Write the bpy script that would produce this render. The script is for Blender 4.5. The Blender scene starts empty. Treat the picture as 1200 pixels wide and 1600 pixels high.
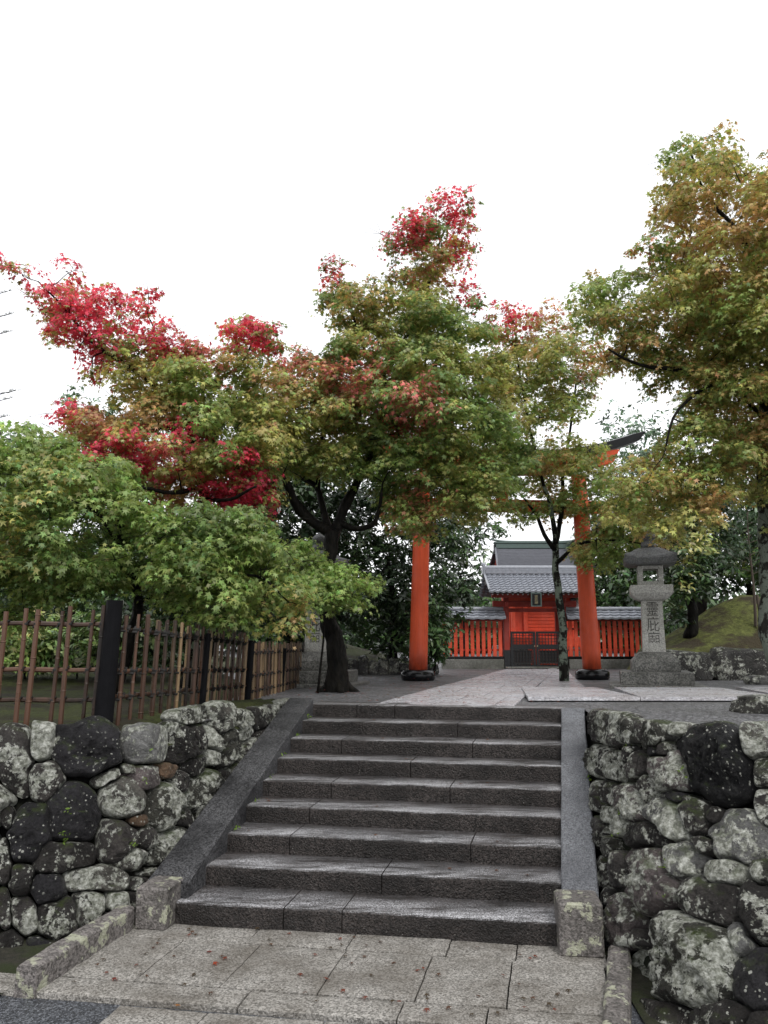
import bpy, math, random
import numpy as np
from mathutils import Vector, Matrix, noise
from mathutils.bvhtree import BVHTree
from math import sin, cos, atan, radians, pi

random.seed(7); RNG = np.random.default_rng(7)
SC = bpy.context.scene
COL = SC.collection
T = 1.35                      # level of the upper court above the landing
F = 1250.0; PITCH = atan(200 / F); H = 2.125

def ray(px, py):
    a = (px - 600) / F; b = (800 - py) / F
    return Vector((a, cos(PITCH) - sin(PITCH) * b, sin(PITCH) + cos(PITCH) * b))
def G(px, py, z=T):           # point of the photo on a level plane
    d = ray(px, py); t = (z - H) / d.z
    return Vector((d.x * t, d.y * t, z))
def Y(px, py, y):             # point of the photo on an upright plane
    d = ray(px, py); t = y / d.y
    return Vector((d.x * t, y, H + d.z * t))

# ------------------------------------------------------------------ objects
ROOTLOC = {}
def tag(o, label=None, cat=None, group=None, kind=None):
    if label: o['label'] = label
    if cat: o['category'] = cat
    if group: o['group'] = group
    if kind: o['kind'] = kind
    return o
def thing(name, label, cat, loc=(0, 0, 0), group=None):
    o = bpy.data.objects.new(name, None); COL.objects.link(o)
    o.location = loc; o.empty_display_size = .3
    ROOTLOC[o] = Vector(loc)
    return tag(o, label, cat, group)
def link(name, me, mat, parent=None, smooth=False):
    o = bpy.data.objects.new(name, me); COL.objects.link(o)
    if mat: me.materials.append(mat)
    if parent is not None:
        o.parent = parent; ROOTLOC[o] = ROOTLOC[parent]
    if smooth:
        me.polygons.foreach_set('use_smooth', [True] * len(me.polygons))
    return o
class MB:
    """collects geometry in world coordinates"""
    def __init__(s): s.v = []; s.f = []
    def add(s, vs, fs):
        n = len(s.v); s.v += [tuple(v) for v in vs]; s.f += [tuple(i + n for i in f) for f in fs]
    def box(s, c, d, rz=0, bev=0, rot=None):
        hx, hy, hz = d[0] / 2, d[1] / 2, d[2] / 2
        b = min(bev, hx * .9, hy * .9, hz * .9)
        if b <= 0:
            vs = [(x, y, z) for z in (-hz, hz) for x, y in ((-hx, -hy), (hx, -hy), (hx, hy), (-hx, hy))]
            fs = [(3, 2, 1, 0), (4, 5, 6, 7), (0, 1, 5, 4), (1, 2, 6, 5), (2, 3, 7, 6), (3, 0, 4, 7)]
        else:
            def ring(ix, z):
                x = hx - ix; y = hy - ix
                return [(-x + b, -y, z), (x - b, -y, z), (x, -y + b, z), (x, y - b, z), (x - b, y, z), (-x + b, y, z), (-x, y - b, z), (-x, -y + b, z)]
            vs = ring(b, -hz) + ring(0, -hz + b) + ring(0, hz - b) + ring(b, hz)
            fs = [tuple(range(7, -1, -1)), tuple(range(24, 32))]
            for k in range(3):
                for i in range(8):
                    j = (i + 1) % 8; fs.append((k * 8 + i, k * 8 + j, k * 8 + 8 + j, k * 8 + 8 + i))
        M = rot if rot is not None else Matrix.Rotation(rz, 3, 'Z')
        c = Vector(c); s.add([M @ Vector(v) + c for v in vs], fs)
    def bar(s, a, b, w, h, up=(0, 0, 1), bev=0):
        a = Vector(a); b = Vector(b); d = (b - a); L = d.length; d.normalize()
        x = d.cross(Vector(up)).normalized(); z = x.cross(d)
        M = Matrix((x, d, z)).transposed()
        s.box((a + b) / 2, (w, L, h), rot=M, bev=bev)
    def tube(s, pts, rad, n=8, cap=True, wob=0, seed=0):
        pts = [Vector(p) for p in pts]; m = len(pts); base = len(s.v)
        t0 = (pts[1] - pts[0]).normalized()
        ref = Vector((1, 0, 0)) if abs(t0.x) < .8 else Vector((0, 1, 0))
        x = (ref - t0 * ref.dot(t0)).normalized()
        for i, p in enumerate(pts):
            t = (pts[min(i + 1, m - 1)] - pts[max(i - 1, 0)]).normalized()
            x = (x - t * x.dot(t)).normalized(); y = t.cross(x)
            r = rad[i] if hasattr(rad, '__len__') else rad
            for k in range(n):
                a = 2 * pi * k / n; q = x * cos(a) + y * sin(a)
                rr = r
                if wob: rr = r * (1 + wob * noise.noise((p + q * r) * 5 + Vector((seed, 0, 0))))
                s.v.append(tuple(p + q * rr))
        for i in range(m - 1):
            for k in range(n):
                j = (k + 1) % n
                s.f.append((base + i * n + k, base + i * n + j, base + (i + 1) * n + j, base + (i + 1) * n + k))
        if cap:
            s.f.append(tuple(base + k for k in range(n - 1, -1, -1)))
            s.f.append(tuple(base + (m - 1) * n + k for k in range(n)))
    def lathe(s, c, prof, n=20, sq=0, rz=0):
        """rings (r,z) round a vertical axis; sq makes square plans"""
        c = Vector(c); base = len(s.v)
        for r, z in prof:
            for k in range(n):
                a = 2 * pi * k / n + (pi / n if sq else 0)
                if sq:
                    x = cos(a); y = sin(a); m = max(abs(x), abs(y)); x /= m; y /= m
                    x, y = x * r, y * r
                    x, y = x * cos(rz) - y * sin(rz), x * sin(rz) + y * cos(rz)
                else: x, y = r * cos(a), r * sin(a)
                s.v.append((c.x + x, c.y + y, c.z + z))
        m = len(prof)
        for i in range(m - 1):
            for k in range(n):
                j = (k + 1) % n
                s.f.append((base + i * n + k, base + i * n + j, base + (i + 1) * n + j, base + (i + 1) * n + k))
        s.f.append(tuple(base + k for k in range(n - 1, -1, -1)))
        s.f.append(tuple(base + (m - 1) * n + k for k in range(n)))
    def frustum(s, c, tiers, rz=0):
        """stack of rectangles (hx, hy, z)"""
        c = Vector(c); base = len(s.v); M = Matrix.Rotation(rz, 3, 'Z')
        for hx, hy, z in tiers:
            for x, y in ((-hx, -hy), (hx, -hy), (hx, hy), (-hx, hy)):
                s.v.append(tuple(M @ Vector((x, y, z)) + c))
        m = len(tiers)
        for i in range(m - 1):
            for k in range(4):
                j = (k + 1) % 4
                s.f.append((base + i * 4 + k, base + i * 4 + j, base + i * 4 + 4 + j, base + i * 4 + 4 + k))
        s.f.append((base + 3, base + 2, base + 1, base)); e = base + (m - 1) * 4
        s.f.append((e, e + 1, e + 2, e + 3))
    def build(s, name, mat, parent=None, smooth=False):
        off = ROOTLOC[parent] if parent is not None else Vector((0, 0, 0))
        me = bpy.data.meshes.new(name)
        me.from_pydata([(v[0] - off.x, v[1] - off.y, v[2] - off.z) for v in s.v], [], s.f); me.update()
        return link(name, me, mat, parent, smooth)

# ------------------------------------------------------------------ materials
class NT:
    def __init__(s, name, rough=.6, spec=.5):
        s.m = bpy.data.materials.new(name); s.m.use_nodes = True; s.t = s.m.node_tree
        s.b = s.t.nodes['Principled BSDF']; s.b.inputs['Roughness'].default_value = rough
        s.b.inputs['Specular IOR Level'].default_value = spec
        s.tc = s.t.nodes.new('ShaderNodeTexCoord'); s.co = s.tc.outputs['Object']
    def n(s, t, **k):
        x = s.t.nodes.new(t)
        for a, v in k.items(): setattr(x, a, v)
        return x
    def l(s, a, b): s.t.links.new(a, b)
    def mapping(s, sc, co=None):
        x = s.n('ShaderNodeMapping'); x.inputs['Scale'].default_value = sc; s.l(co or s.co, x.inputs[0]); return x.outputs[0]
    def noise(s, scale, detail=4, rough=.55, co=None, dist=0):
        x = s.n('ShaderNodeTexNoise'); x.inputs['Scale'].default_value = scale; x.inputs['Detail'].default_value = detail
        x.inputs['Roughness'].default_value = rough; x.inputs['Distortion'].default_value = dist
        s.l(co or s.co, x.inputs['Vector']); return x.outputs['Fac']
    def vor(s, scale, feature='F1', out='Distance', co=None, rnd=1):
        x = s.n('ShaderNodeTexVoronoi', feature=feature); x.inputs['Scale'].default_value = scale
        x.inputs['Randomness'].default_value = rnd
        s.l(co or s.co, x.inputs['Vector']); return x.outputs[out]
    def ramp(s, fac, stops, interp='LINEAR'):
        x = s.n('ShaderNodeValToRGB'); r = x.color_ramp; r.interpolation = interp
        while len(r.elements) < len(stops): r.elements.new(.5)
        for e, (p, c) in zip(r.elements, stops):
            e.position = p; e.color = (c, c, c, 1) if not hasattr(c, '__len__') else (*c, 1)
        s.l(fac, x.inputs[0]); return x.outputs[0]
    def mix(s, fac, a, b, mode='MIX'):
        x = s.n('ShaderNodeMix', data_type='RGBA', blend_type=mode)
        for i, v in ((0, fac), (6, a), (7, b)):
            if hasattr(v, 'links') or hasattr(v, 'is_linked'): s.l(v, x.inputs[i])
            elif i == 0: x.inputs[0].default_value = v
            else: x.inputs[i].default_value = (*v, 1)
        return x.outputs[2]
    def math(s, op, a, b=None, c=None):
        x = s.n('ShaderNodeMath', operation=op)
        for i, v in enumerate((a, b, c)):
            if v is None: continue
            if hasattr(v, 'is_linked'): s.l(v, x.inputs[i])
            else: x.inputs[i].default_value = v
        return x.outputs[0]
    def out(s, col=None, rough=None, bump=None, bs=.5, bd=.02):
        if col is not None:
            if hasattr(col, 'is_linked'): s.l(col, s.b.inputs['Base Color'])
            else: s.b.inputs['Base Color'].default_value = (*col, 1)
        if rough is not None: s.l(rough, s.b.inputs['Roughness'])
        if bump is not None:
            x = s.n('ShaderNodeBump'); x.inputs['Strength'].default_value = bs; x.inputs['Distance'].default_value = bd
            s.l(bump, x.inputs['Height']); s.l(x.outputs[0], s.b.inputs['Normal'])
        return s.m

def granite(name, dark, light, sc=160, wet=.4, stain=(.02, .02, .018), stain_amt=.5, lichen=0, rough0=.28, tread=0, spec=.5):
    n = NT(name, spec=spec)
    sp = n.ramp(n.vor(sc * .75, out='Color'), [(.35, 0), (.65, 1)])
    sp2 = n.noise(sc * .5, 3, .7)
    f = n.math('MULTIPLY_ADD', sp, .6, n.math('MULTIPLY', n.ramp(sp2, [(.38, 0), (.62, 1)]), .4))
    c = n.mix(f, dark, light)
    st = n.ramp(n.noise(1.7, 8, .65), [(.42, 0), (.62, 1)])
    c = n.mix(n.math('MULTIPLY', st, stain_amt), c, stain)
    if lichen:
        lm = n.ramp(n.noise(7, 8, .7), [(.70 - lichen, 0), (.73 - lichen, 1)])
        c = n.mix(lm, c, n.mix(n.noise(30, 3), (.16, .17, .10), (.42, .42, .34)))
    r = n.ramp(n.noise(3.1, 6, .6), [(.3, rough0), (.7, rough0 + wet)])
    if tread:       # wet sky sheen painted into the colour: upward faces pale, risers dark
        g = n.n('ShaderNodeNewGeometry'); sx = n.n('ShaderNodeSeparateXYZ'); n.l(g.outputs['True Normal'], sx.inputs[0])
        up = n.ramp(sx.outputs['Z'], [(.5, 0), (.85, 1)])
        patchy = n.ramp(n.noise(3.3, 8, .7, co=n.mapping((.5, 2.2, 1))), [(.40, .10), (.62, 1)])
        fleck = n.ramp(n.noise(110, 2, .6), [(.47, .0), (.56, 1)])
        at_ = n.n('ShaderNodeAttribute', attribute_name='tread_sheen')
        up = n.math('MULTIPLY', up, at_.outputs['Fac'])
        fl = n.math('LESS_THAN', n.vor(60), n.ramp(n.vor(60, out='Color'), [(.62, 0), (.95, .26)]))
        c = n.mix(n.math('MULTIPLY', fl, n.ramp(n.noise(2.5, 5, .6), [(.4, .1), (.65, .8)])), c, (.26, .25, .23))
        k = n.math('MULTIPLY', up, n.math('MULTIPLY', patchy, n.math('MULTIPLY_ADD', fleck, .8, .2)))
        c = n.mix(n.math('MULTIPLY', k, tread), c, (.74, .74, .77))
    h = n.math('ADD', n.noise(sc * .6, 3, .6), n.math('MULTIPLY', n.noise(9, 6, .6), 1.5))
    return n.out(c, r, h, 1, .014)

def rock_mat(name='wall_rock'):
    n = NT(name, spec=.32)
    oi = n.n('ShaderNodeObjectInfo')
    base = oi.outputs['Color']; amt = oi.outputs['Alpha']
    v = n.ramp(n.noise(4.5, 10, .72, dist=.5), [(.32, .25), (.68, 1.75)])
    c = n.mix(1, base, v, 'MULTIPLY')
    grain = n.ramp(n.noise(70, 4, .7), [(.3, .62), (.7, 1.35)])
    c = n.mix(1, c, grain, 'MULTIPLY')
    ln = n.math('ADD', n.noise(11, 10, .75, dist=.3), n.math('MULTIPLY', n.noise(2.6, 3, .5), .55))
    ln = n.math('ADD', ln, n.math('MULTIPLY', amt, .34))
    lm = n.ramp(ln, [(.985, 0), (1.02, 1)])
    lc = n.ramp(n.noise(26, 5, .7), [(.3, (.10, .105, .085)), (.47, (.30, .31, .26)), (.66, (.74, .75, .69))])
    c = n.mix(lm, c, lc)
    d_ = n.vor(34, rnd=1); sz_ = n.ramp(n.vor(34, out='Color'), [(.35, 0), (.8, .34)])
    spk = n.math('MULTIPLY', n.math('LESS_THAN', d_, sz_), n.ramp(n.noise(5.5, 4, .6), [(.42, 0), (.55, .9)]))
    c = n.mix(spk, c, (.52, .53, .47))
    # moss where the face looks up and in the damp low parts
    g = n.n('ShaderNodeNewGeometry'); sx = n.n('ShaderNodeSeparateXYZ'); n.l(g.outputs['Normal'], sx.inputs[0])
    mo = n.math('MULTIPLY', n.ramp(sx.outputs['Z'], [(.45, 0), (.9, 1)]), n.ramp(n.noise(4.2, 6, .7), [(.5, 0), (.62, .8)]))
    c = n.mix(mo, c, n.mix(n.noise(60, 3), (.025, .04, .010), (.08, .11, .025)))
    r = n.math('ADD', n.ramp(n.noise(5, 6, .6), [(.3, .26), (.7, .60)]), n.math('MULTIPLY', lm, .3))
    h = n.math('ADD', n.noise(6, 12, .72), n.math('MULTIPLY', n.noise(45, 5, .7), .22))
    h = n.math('ADD', h, n.math('MULTIPLY', n.vor(5, 'DISTANCE_TO_EDGE'), .35))
    h = n.math('ADD', h, n.math('MULTIPLY', lm, .10))
    return n.out(c, r, h, 1, .16)

def soil_mat(name, a, b, sc=25, rough=.8, bd=.03, third=None):
    n = NT(name, rough=rough, spec=.3)
    f = n.ramp(n.noise(sc, 8, .7), [(.3, 0), (.7, 1)])
    c = n.mix(f, a, b)
    if third: c = n.mix(n.ramp(n.noise(1.3, 7, .65), [(.46, 0), (.58, 1)]), c, third)
    h = n.math('ADD', n.noise(sc * 2, 6, .7), n.math('MULTIPLY', n.noise(3, 4, .6), 1.5))
    return n.out(c, None, h, 1, bd)

def gravel_mat():
    n = NT('wet_gravel', spec=.6)
    cell = n.vor(38, out='Color'); d = n.vor(38)
    c = n.ramp(cell, [(.15, (.018, .018, .02)), (.5, (.075, .075, .08)), (.85, (.21, .21, .22))])
    c = n.mix(n.ramp(n.noise(.9, 6, .6), [(.45, 0), (.65, .6)]), c, (.05, .05, .045))
    r = n.ramp(n.noise(1.5, 5, .6), [(.35, .30), (.65, .62)])
    h = n.math('SUBTRACT', n.noise(40, 3, .6), d)
    return n.out(c, r, h, 1, .02)

def asphalt_mat():
    n = NT('wet_asphalt', spec=.5)
    c = n.ramp(n.vor(95, out='Color'), [(.25, (.014, .016, .02)), (.55, (.05, .055, .065)), (.9, (.17, .18, .20))])
    r = n.ramp(n.noise(2, 5, .6), [(.35, .25), (.65, .5)])
    return n.out(c, r, n.noise(90, 3, .7), 1, .014)

def paint_mat(name, col, rough=.45, grime=(.05, .02, .015), g=.35, sc=3, zst=1.0, base_z=None):
    n = NT(name, spec=.4)
    v = n.ramp(n.noise(sc, 8, .7, co=n.mapping((1, 1, zst))), [(.42, 0), (.75, g)])
    c = n.mix(v, col, grime)
    c = n.mix(n.ramp(n.noise(46, 6, .75, co=n.mapping((1, 1, .05))), [(.45, 0), (.75, .45)]), c, tuple(x * .45 for x in col))
    c = n.mix(n.ramp(n.noise(2.2, 7, .7, co=n.mapping((1, 1, .5))), [(.5, 0), (.72, .30)]), c, tuple(min(1, x * .8 + .12) for x in col))
    if base_z is not None:      # splash dirt at the foot
        sx = n.n('ShaderNodeSeparateXYZ'); n.l(n.co, sx.inputs[0])
        k = n.math('MULTIPLY', n.ramp(sx.outputs['Z'], [(0.05, 1), (.62, 0)]), n.ramp(n.noise(5, 8, .75, co=n.mapping((1, 1, .35))), [(.36, 0), (.6, .85)]))
        c = n.mix(k, c, (.02, .012, .01))
    r = n.ramp(n.noise(6, 4), [(.3, rough - .12), (.7, rough + .15)])
    return n.out(c, r, n.noise(40, 7, .7, co=n.mapping((1, 1, .07))), .6, .006)

def bark_mat(name, a, b, lichen=None, amt=.5, rough=.35, spec=.07):
    n = NT(name, spec=spec)
    co = n.mapping((1, 1, .35))
    f = n.ramp(n.noise(14, 8, .7, co=co), [(.35, 0), (.7, 1)])
    c = n.mix(f, a, b)
    if lichen:
        lm = n.ramp(n.noise(4.5, 8, .72), [(.62 - amt * .2, 0), (.65 - amt * .2, 1)])
        c = n.mix(lm, c, n.mix(n.noise(40, 3), tuple(x * .6 for x in lichen), lichen))
    r = n.ramp(n.noise(7, 4), [(.3, rough - .08), (.7, rough + .3)])
    h = n.math('ADD', n.noise(18, 8, .7, co=co), n.math('MULTIPLY', n.vor(22, co=co), .5))
    return n.out(c, r, h, .9, .03)

def leaf_mat(name, gloss=.45, trans=.35, spec=.35):
    n = NT(name, rough=gloss, spec=spec)
    a = n.n('ShaderNodeAttribute', attribute_name='tint')
    n.l(a.outputs['Color'], n.b.inputs['Base Color'])
    tr = n.n('ShaderNodeBsdfTranslucent')
    n.l(n.mix(.5, a.outputs['Color'], n.mix(1, a.outputs['Color'], (1.3, 1.25, .8), 'MULTIPLY')), tr.inputs[0])
    mx = n.n('ShaderNodeMixShader'); mx.inputs[0].default_value = trans
    n.l(n.b.outputs[0], mx.inputs[1]); n.l(tr.outputs[0], mx.inputs[2])
    o = n.t.nodes['Material Output']; n.l(mx.outputs[0], o.inputs[0])
    return n.m

def plain(name, col, rough=.5, metal=0, var=.35, sc=20, spec=.5):
    n = NT(name, rough=rough, spec=spec); n.b.inputs['Metallic'].default_value = metal
    c = n.mix(n.noise(sc, 5, .6), tuple(x * (1 - var) for x in col), tuple(x * (1 + var) for x in col))
    return n.out(c, None, n.noise(sc * 2, 4), .3, .004)

M = dict(
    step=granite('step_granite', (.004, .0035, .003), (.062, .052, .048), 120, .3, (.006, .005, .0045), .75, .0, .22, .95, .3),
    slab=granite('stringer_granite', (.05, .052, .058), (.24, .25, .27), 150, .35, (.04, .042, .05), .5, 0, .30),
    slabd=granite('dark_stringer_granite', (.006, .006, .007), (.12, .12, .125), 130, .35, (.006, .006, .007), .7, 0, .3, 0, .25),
    block=granite('lichen_granite', (.05, .045, .042), (.22, .20, .19), 90, .35, (.03, .028, .022), .5, .16, .4),
    pave=granite('paving_granite', (.10, .095, .085), (.42, .40, .37), 130, .3, (.085, .072, .056), .62, 0, .2),
    path=granite('path_stone', (.28, .28, .30), (.52, .52, .55), 60, .2, (.30, .26, .25), .5, 0, .16, 0, .7),
    lant=granite('lantern_granite', (.26, .26, .24), (.56, .55, .51), 90, .2, (.24, .235, .20), .5, 0, .55),
    lantd=granite('weathered_lantern_granite', (.045, .045, .042), (.24, .235, .215), 70, .2, (.022, .024, .018), .6, .06, .4),
    lantr=granite('lantern_roof_granite', (.035, .036, .04), (.15, .15, .16), 70, .2, (.14, .15, .12), .35, .03, .38),
    conc=granite('concrete_base', (.12, .12, .11), (.22, .22, .20), 60, .2, (.04, .045, .03), .6, 0, .5),
    rock=rock_mat(),
    joint=soil_mat('dark_wall_joint', (.003, .003, .0025), (.014, .013, .010), 22, .85, .05, (.008, .011, .004)),
    gravel=gravel_mat(), asphalt=asphalt_mat(),
    moss=soil_mat('moss_ground', (.020, .024, .008), (.075, .090, .020), 20, .9, .05, (.030, .026, .014)),
    mossb=soil_mat('bright_moss', (.05, .052, .016), (.18, .205, .055), 9, .9, .08, (.05, .040, .022)),
    red=paint_mat('vermilion_paint', (.70, .095, .028), .5, (.34, .03, .012), .6, 1.2, .5, base_z=1),
    red2=paint_mat('shrine_vermilion', (.72, .085, .035), .5, (.25, .025, .015), .6, 2.5, 1),
    redd=paint_mat('old_vermilion', (.30, .030, .018), .55, (.10, .015, .012), .6, 2.5, 1),
    black=plain('black_lacquer', (.006, .006, .007), .22, spec=.3),
    iron=plain('dark_ironwork', (.018, .02, .022), .4, .3),
    kasagi=plain('dark_cap_roofing', (.035, .036, .042), .42),
    tile=plain('grey_roof_tile', (.26, .275, .31), .25, .0, .4, 14),
    bark_roof=plain('grey_shingle_roof', (.12, .125, .145), .38, 0, .35, 9),
    copper=plain('green_copper', (.075, .11, .10), .5),
    gold=plain('aged_gilding', (.35, .30, .18), .4, .3),
    white=plain('white_plaster', (.55, .53, .55), .7),
    dark=plain('dark_timber', (.02, .014, .012), .6),  # very dark brown for eaves, soffits and door panels
    ink=plain('carved_lettering', (.075, .073, .066), .85, spec=.1),
    bamboo=NT('reddish_bamboo'), bamboo_y=None, lash=plain('black_twine', (.008, .007, .006), .7),
    char=plain('charred_log', (.006, .006, .007), .5, 0, .5, 9, .06),
    bark=bark_mat('wet_maple_bark', (.003, .003, .003), (.018, .016, .013), (.09, .10, .06), -.5, .4),
    barkl=bark_mat('lichened_bark', (.008, .007, .006), (.05, .047, .04), (.20, .23, .19), .7, .5),
    barkg=bark_mat('grey_bark', (.006, .006, .005), (.026, .024, .020), (.20, .24, .19), .62, .5),
    maple=leaf_mat('maple_leaf', .42, .45, .45), ever=leaf_mat('evergreen_leaf', .32, .15, .5),
    needle=leaf_mat('pine_needle', .5, .2), wood=plain('stake_wood', (.06, .045, .032), .7),
)
def bamboo(n, a, b):
    n.b.inputs['Specular IOR Level'].default_value = .35
    oi = n.n('ShaderNodeObjectInfo')
    f = n.math('ADD', n.math('MULTIPLY', n.noise(2.5, 5, .6, co=n.mapping((2, 2, .8))), .7), n.math('MULTIPLY', oi.outputs['Random'], .5))
    c = n.mix(n.ramp(f, [(.32, 0), (.72, 1)]), a, b)
    c = n.mix(n.ramp(n.noise(50, 4, .7, co=n.mapping((1, 1, .05))), [(.5, 0), (.8, .5)]), c, (.02, .012, .008))
    return n.out(c, n.ramp(n.noise(6, 3), [(.3, .22), (.7, .45)]), n.noise(60, 4, .6, co=n.mapping((1, 1, .06))), .2, .003)
bamboo(M['bamboo'], (.009, .006, .004), (.098, .050, .031)); M['bamboo'] = M['bamboo'].m
_n = NT('straw_bamboo'); bamboo(_n, (.024, .014, .009), (.22, .15, .082)); M['bamboo_y'] = _n.m

# ------------------------------------------------------------------ leaves
def star():
    pts = []
    for a, r in ((90, 1), (64, .36), (36, .92), (8, .33), (-24, .62), (-90, .22), (204, .62), (172, .33), (144, .92), (116, .36)):
        x, y = r * cos(radians(a)), r * sin(radians(a)); pts.append((x, y, -.28 * r * r))
    return np.array(pts)
STAR = star()
OVAL = np.array([(0, -1, -.15), (.34, -.2, .06), (.30, .45, .03), (0, 1, -.2), (-.30, .45, .03), (-.34, -.2, .06)])
NEEDLE = np.array([(-.035, 0, 0), (.035, 0, 0), (0, 1, 0)])
def leaves_object(name, pos, nrm, tip, size, col, mat, parent, tmpl=STAR):
    """pos,nrm,tip (N,3); size (N,), col (N,3)"""
    N = len(pos); k = len(tmpl); off = np.array(ROOTLOC[parent]) if parent is not None else 0
    z = nrm / np.linalg.norm(nrm, axis=1, keepdims=True)
    y = tip - z * (tip * z).sum(1, keepdims=True); y /= np.linalg.norm(y, axis=1, keepdims=True) + 1e-9
    x = np.cross(y, z)
    V = (tmpl[None, :, 0, None] * x[:, None] + tmpl[None, :, 1, None] * y[:, None] + tmpl[None, :, 2, None] * z[:, None])
    V = V * size[:, None, None] + (pos - off)[:, None]
    me = bpy.data.meshes.new(name)
    me.vertices.add(N * k); me.loops.add(N * k); me.polygons.add(N)
    me.vertices.foreach_set('co', V.astype(np.float32).ravel())
    me.loops.foreach_set('vertex_index', np.arange(N * k, dtype=np.int32))
    me.polygons.foreach_set('loop_start', np.arange(0, N * k, k, dtype=np.int32))
    me.update(calc_edges=True)
    at = me.attributes.new('tint', 'FLOAT_COLOR', 'POINT')
    c4 = np.ones((N, k, 4), np.float32); c4[:, :, :3] = np.clip(col, 0, 1)[:, None]
    at.data.foreach_set('color', c4.ravel())
    return link(name, me, mat, parent)

def inpoly(x, z, poly):
    ins = np.zeros(len(x), bool); n = len(poly)
    for i in range(n):
        x0, z0 = poly[i]; x1, z1 = poly[(i + 1) % n]
        c = ((z0 > z) != (z1 > z)) & (x < (x1 - x0) * (z - z0) / (z1 - z0 + 1e-12) + x0)
        ins ^= c
    return ins
def edge_dist(x, z, poly):
    d = np.full(len(x), 1e9); n = len(poly)
    for i in range(n):
        a = np.array(poly[i]); b = np.array(poly[(i + 1) % n]); ab = b - a
        t = np.clip(((x - a[0]) * ab[0] + (z - a[1]) * ab[1]) / (ab @ ab), 0, 1)
        d = np.minimum(d, np.hypot(x - a[0] - t * ab[0], z - a[1] - t * ab[1]))
    return d
def vnoise(P, sc, seed=0):
    o = Vector((seed * 13.7, seed * 7.1, 3.3 * seed))
    return np.array([noise.noise(Vector(p) * sc + o) for p in P])

PAL = dict(green=(.245, .325, .100), dgreen=(.170, .245, .080), olive=(.365, .365, .120), orange=(.50, .340, .150),
           rust=(.48, .22, .13), red=(.64, .070, .120), pink=(.64, .20, .18), lime=(.30, .42, .13), yellow=(.46, .44, .15),
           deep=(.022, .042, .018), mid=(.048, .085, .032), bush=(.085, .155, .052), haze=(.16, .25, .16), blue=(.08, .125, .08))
def crown_pads(poly, dep, thick, spacing, holes=()):
    xs = [p[0] for p in poly]; zs = [p[1] for p in poly]
    area_n = int((max(xs) - min(xs)) * (max(zs) - min(zs)) / spacing ** 2 * 6)
    X = RNG.uniform(min(xs), max(xs), area_n); Z = RNG.uniform(min(zs), max(zs), area_n)
    ok = inpoly(X, Z, poly)
    for h in holes: ok &= ~inpoly(X, Z, h)
    X, Z = X[ok], Z[ok]; D = edge_dist(X, Z, poly)
    keep = []
    for i in range(len(X)):
        yo = RNG.uniform(-1, 1) * min(thick, .25 + D[i] * .95)
        good = True
        for p in keep:
            if (p[0] - X[i]) ** 2 + (p[2] - Z[i]) ** 2 * 2.2 + ((p[1] - dep - yo) * .55) ** 2 < spacing ** 2: good = False; break
        if good: keep.append((X[i], dep + yo, Z[i], D[i]))
    return keep
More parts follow.
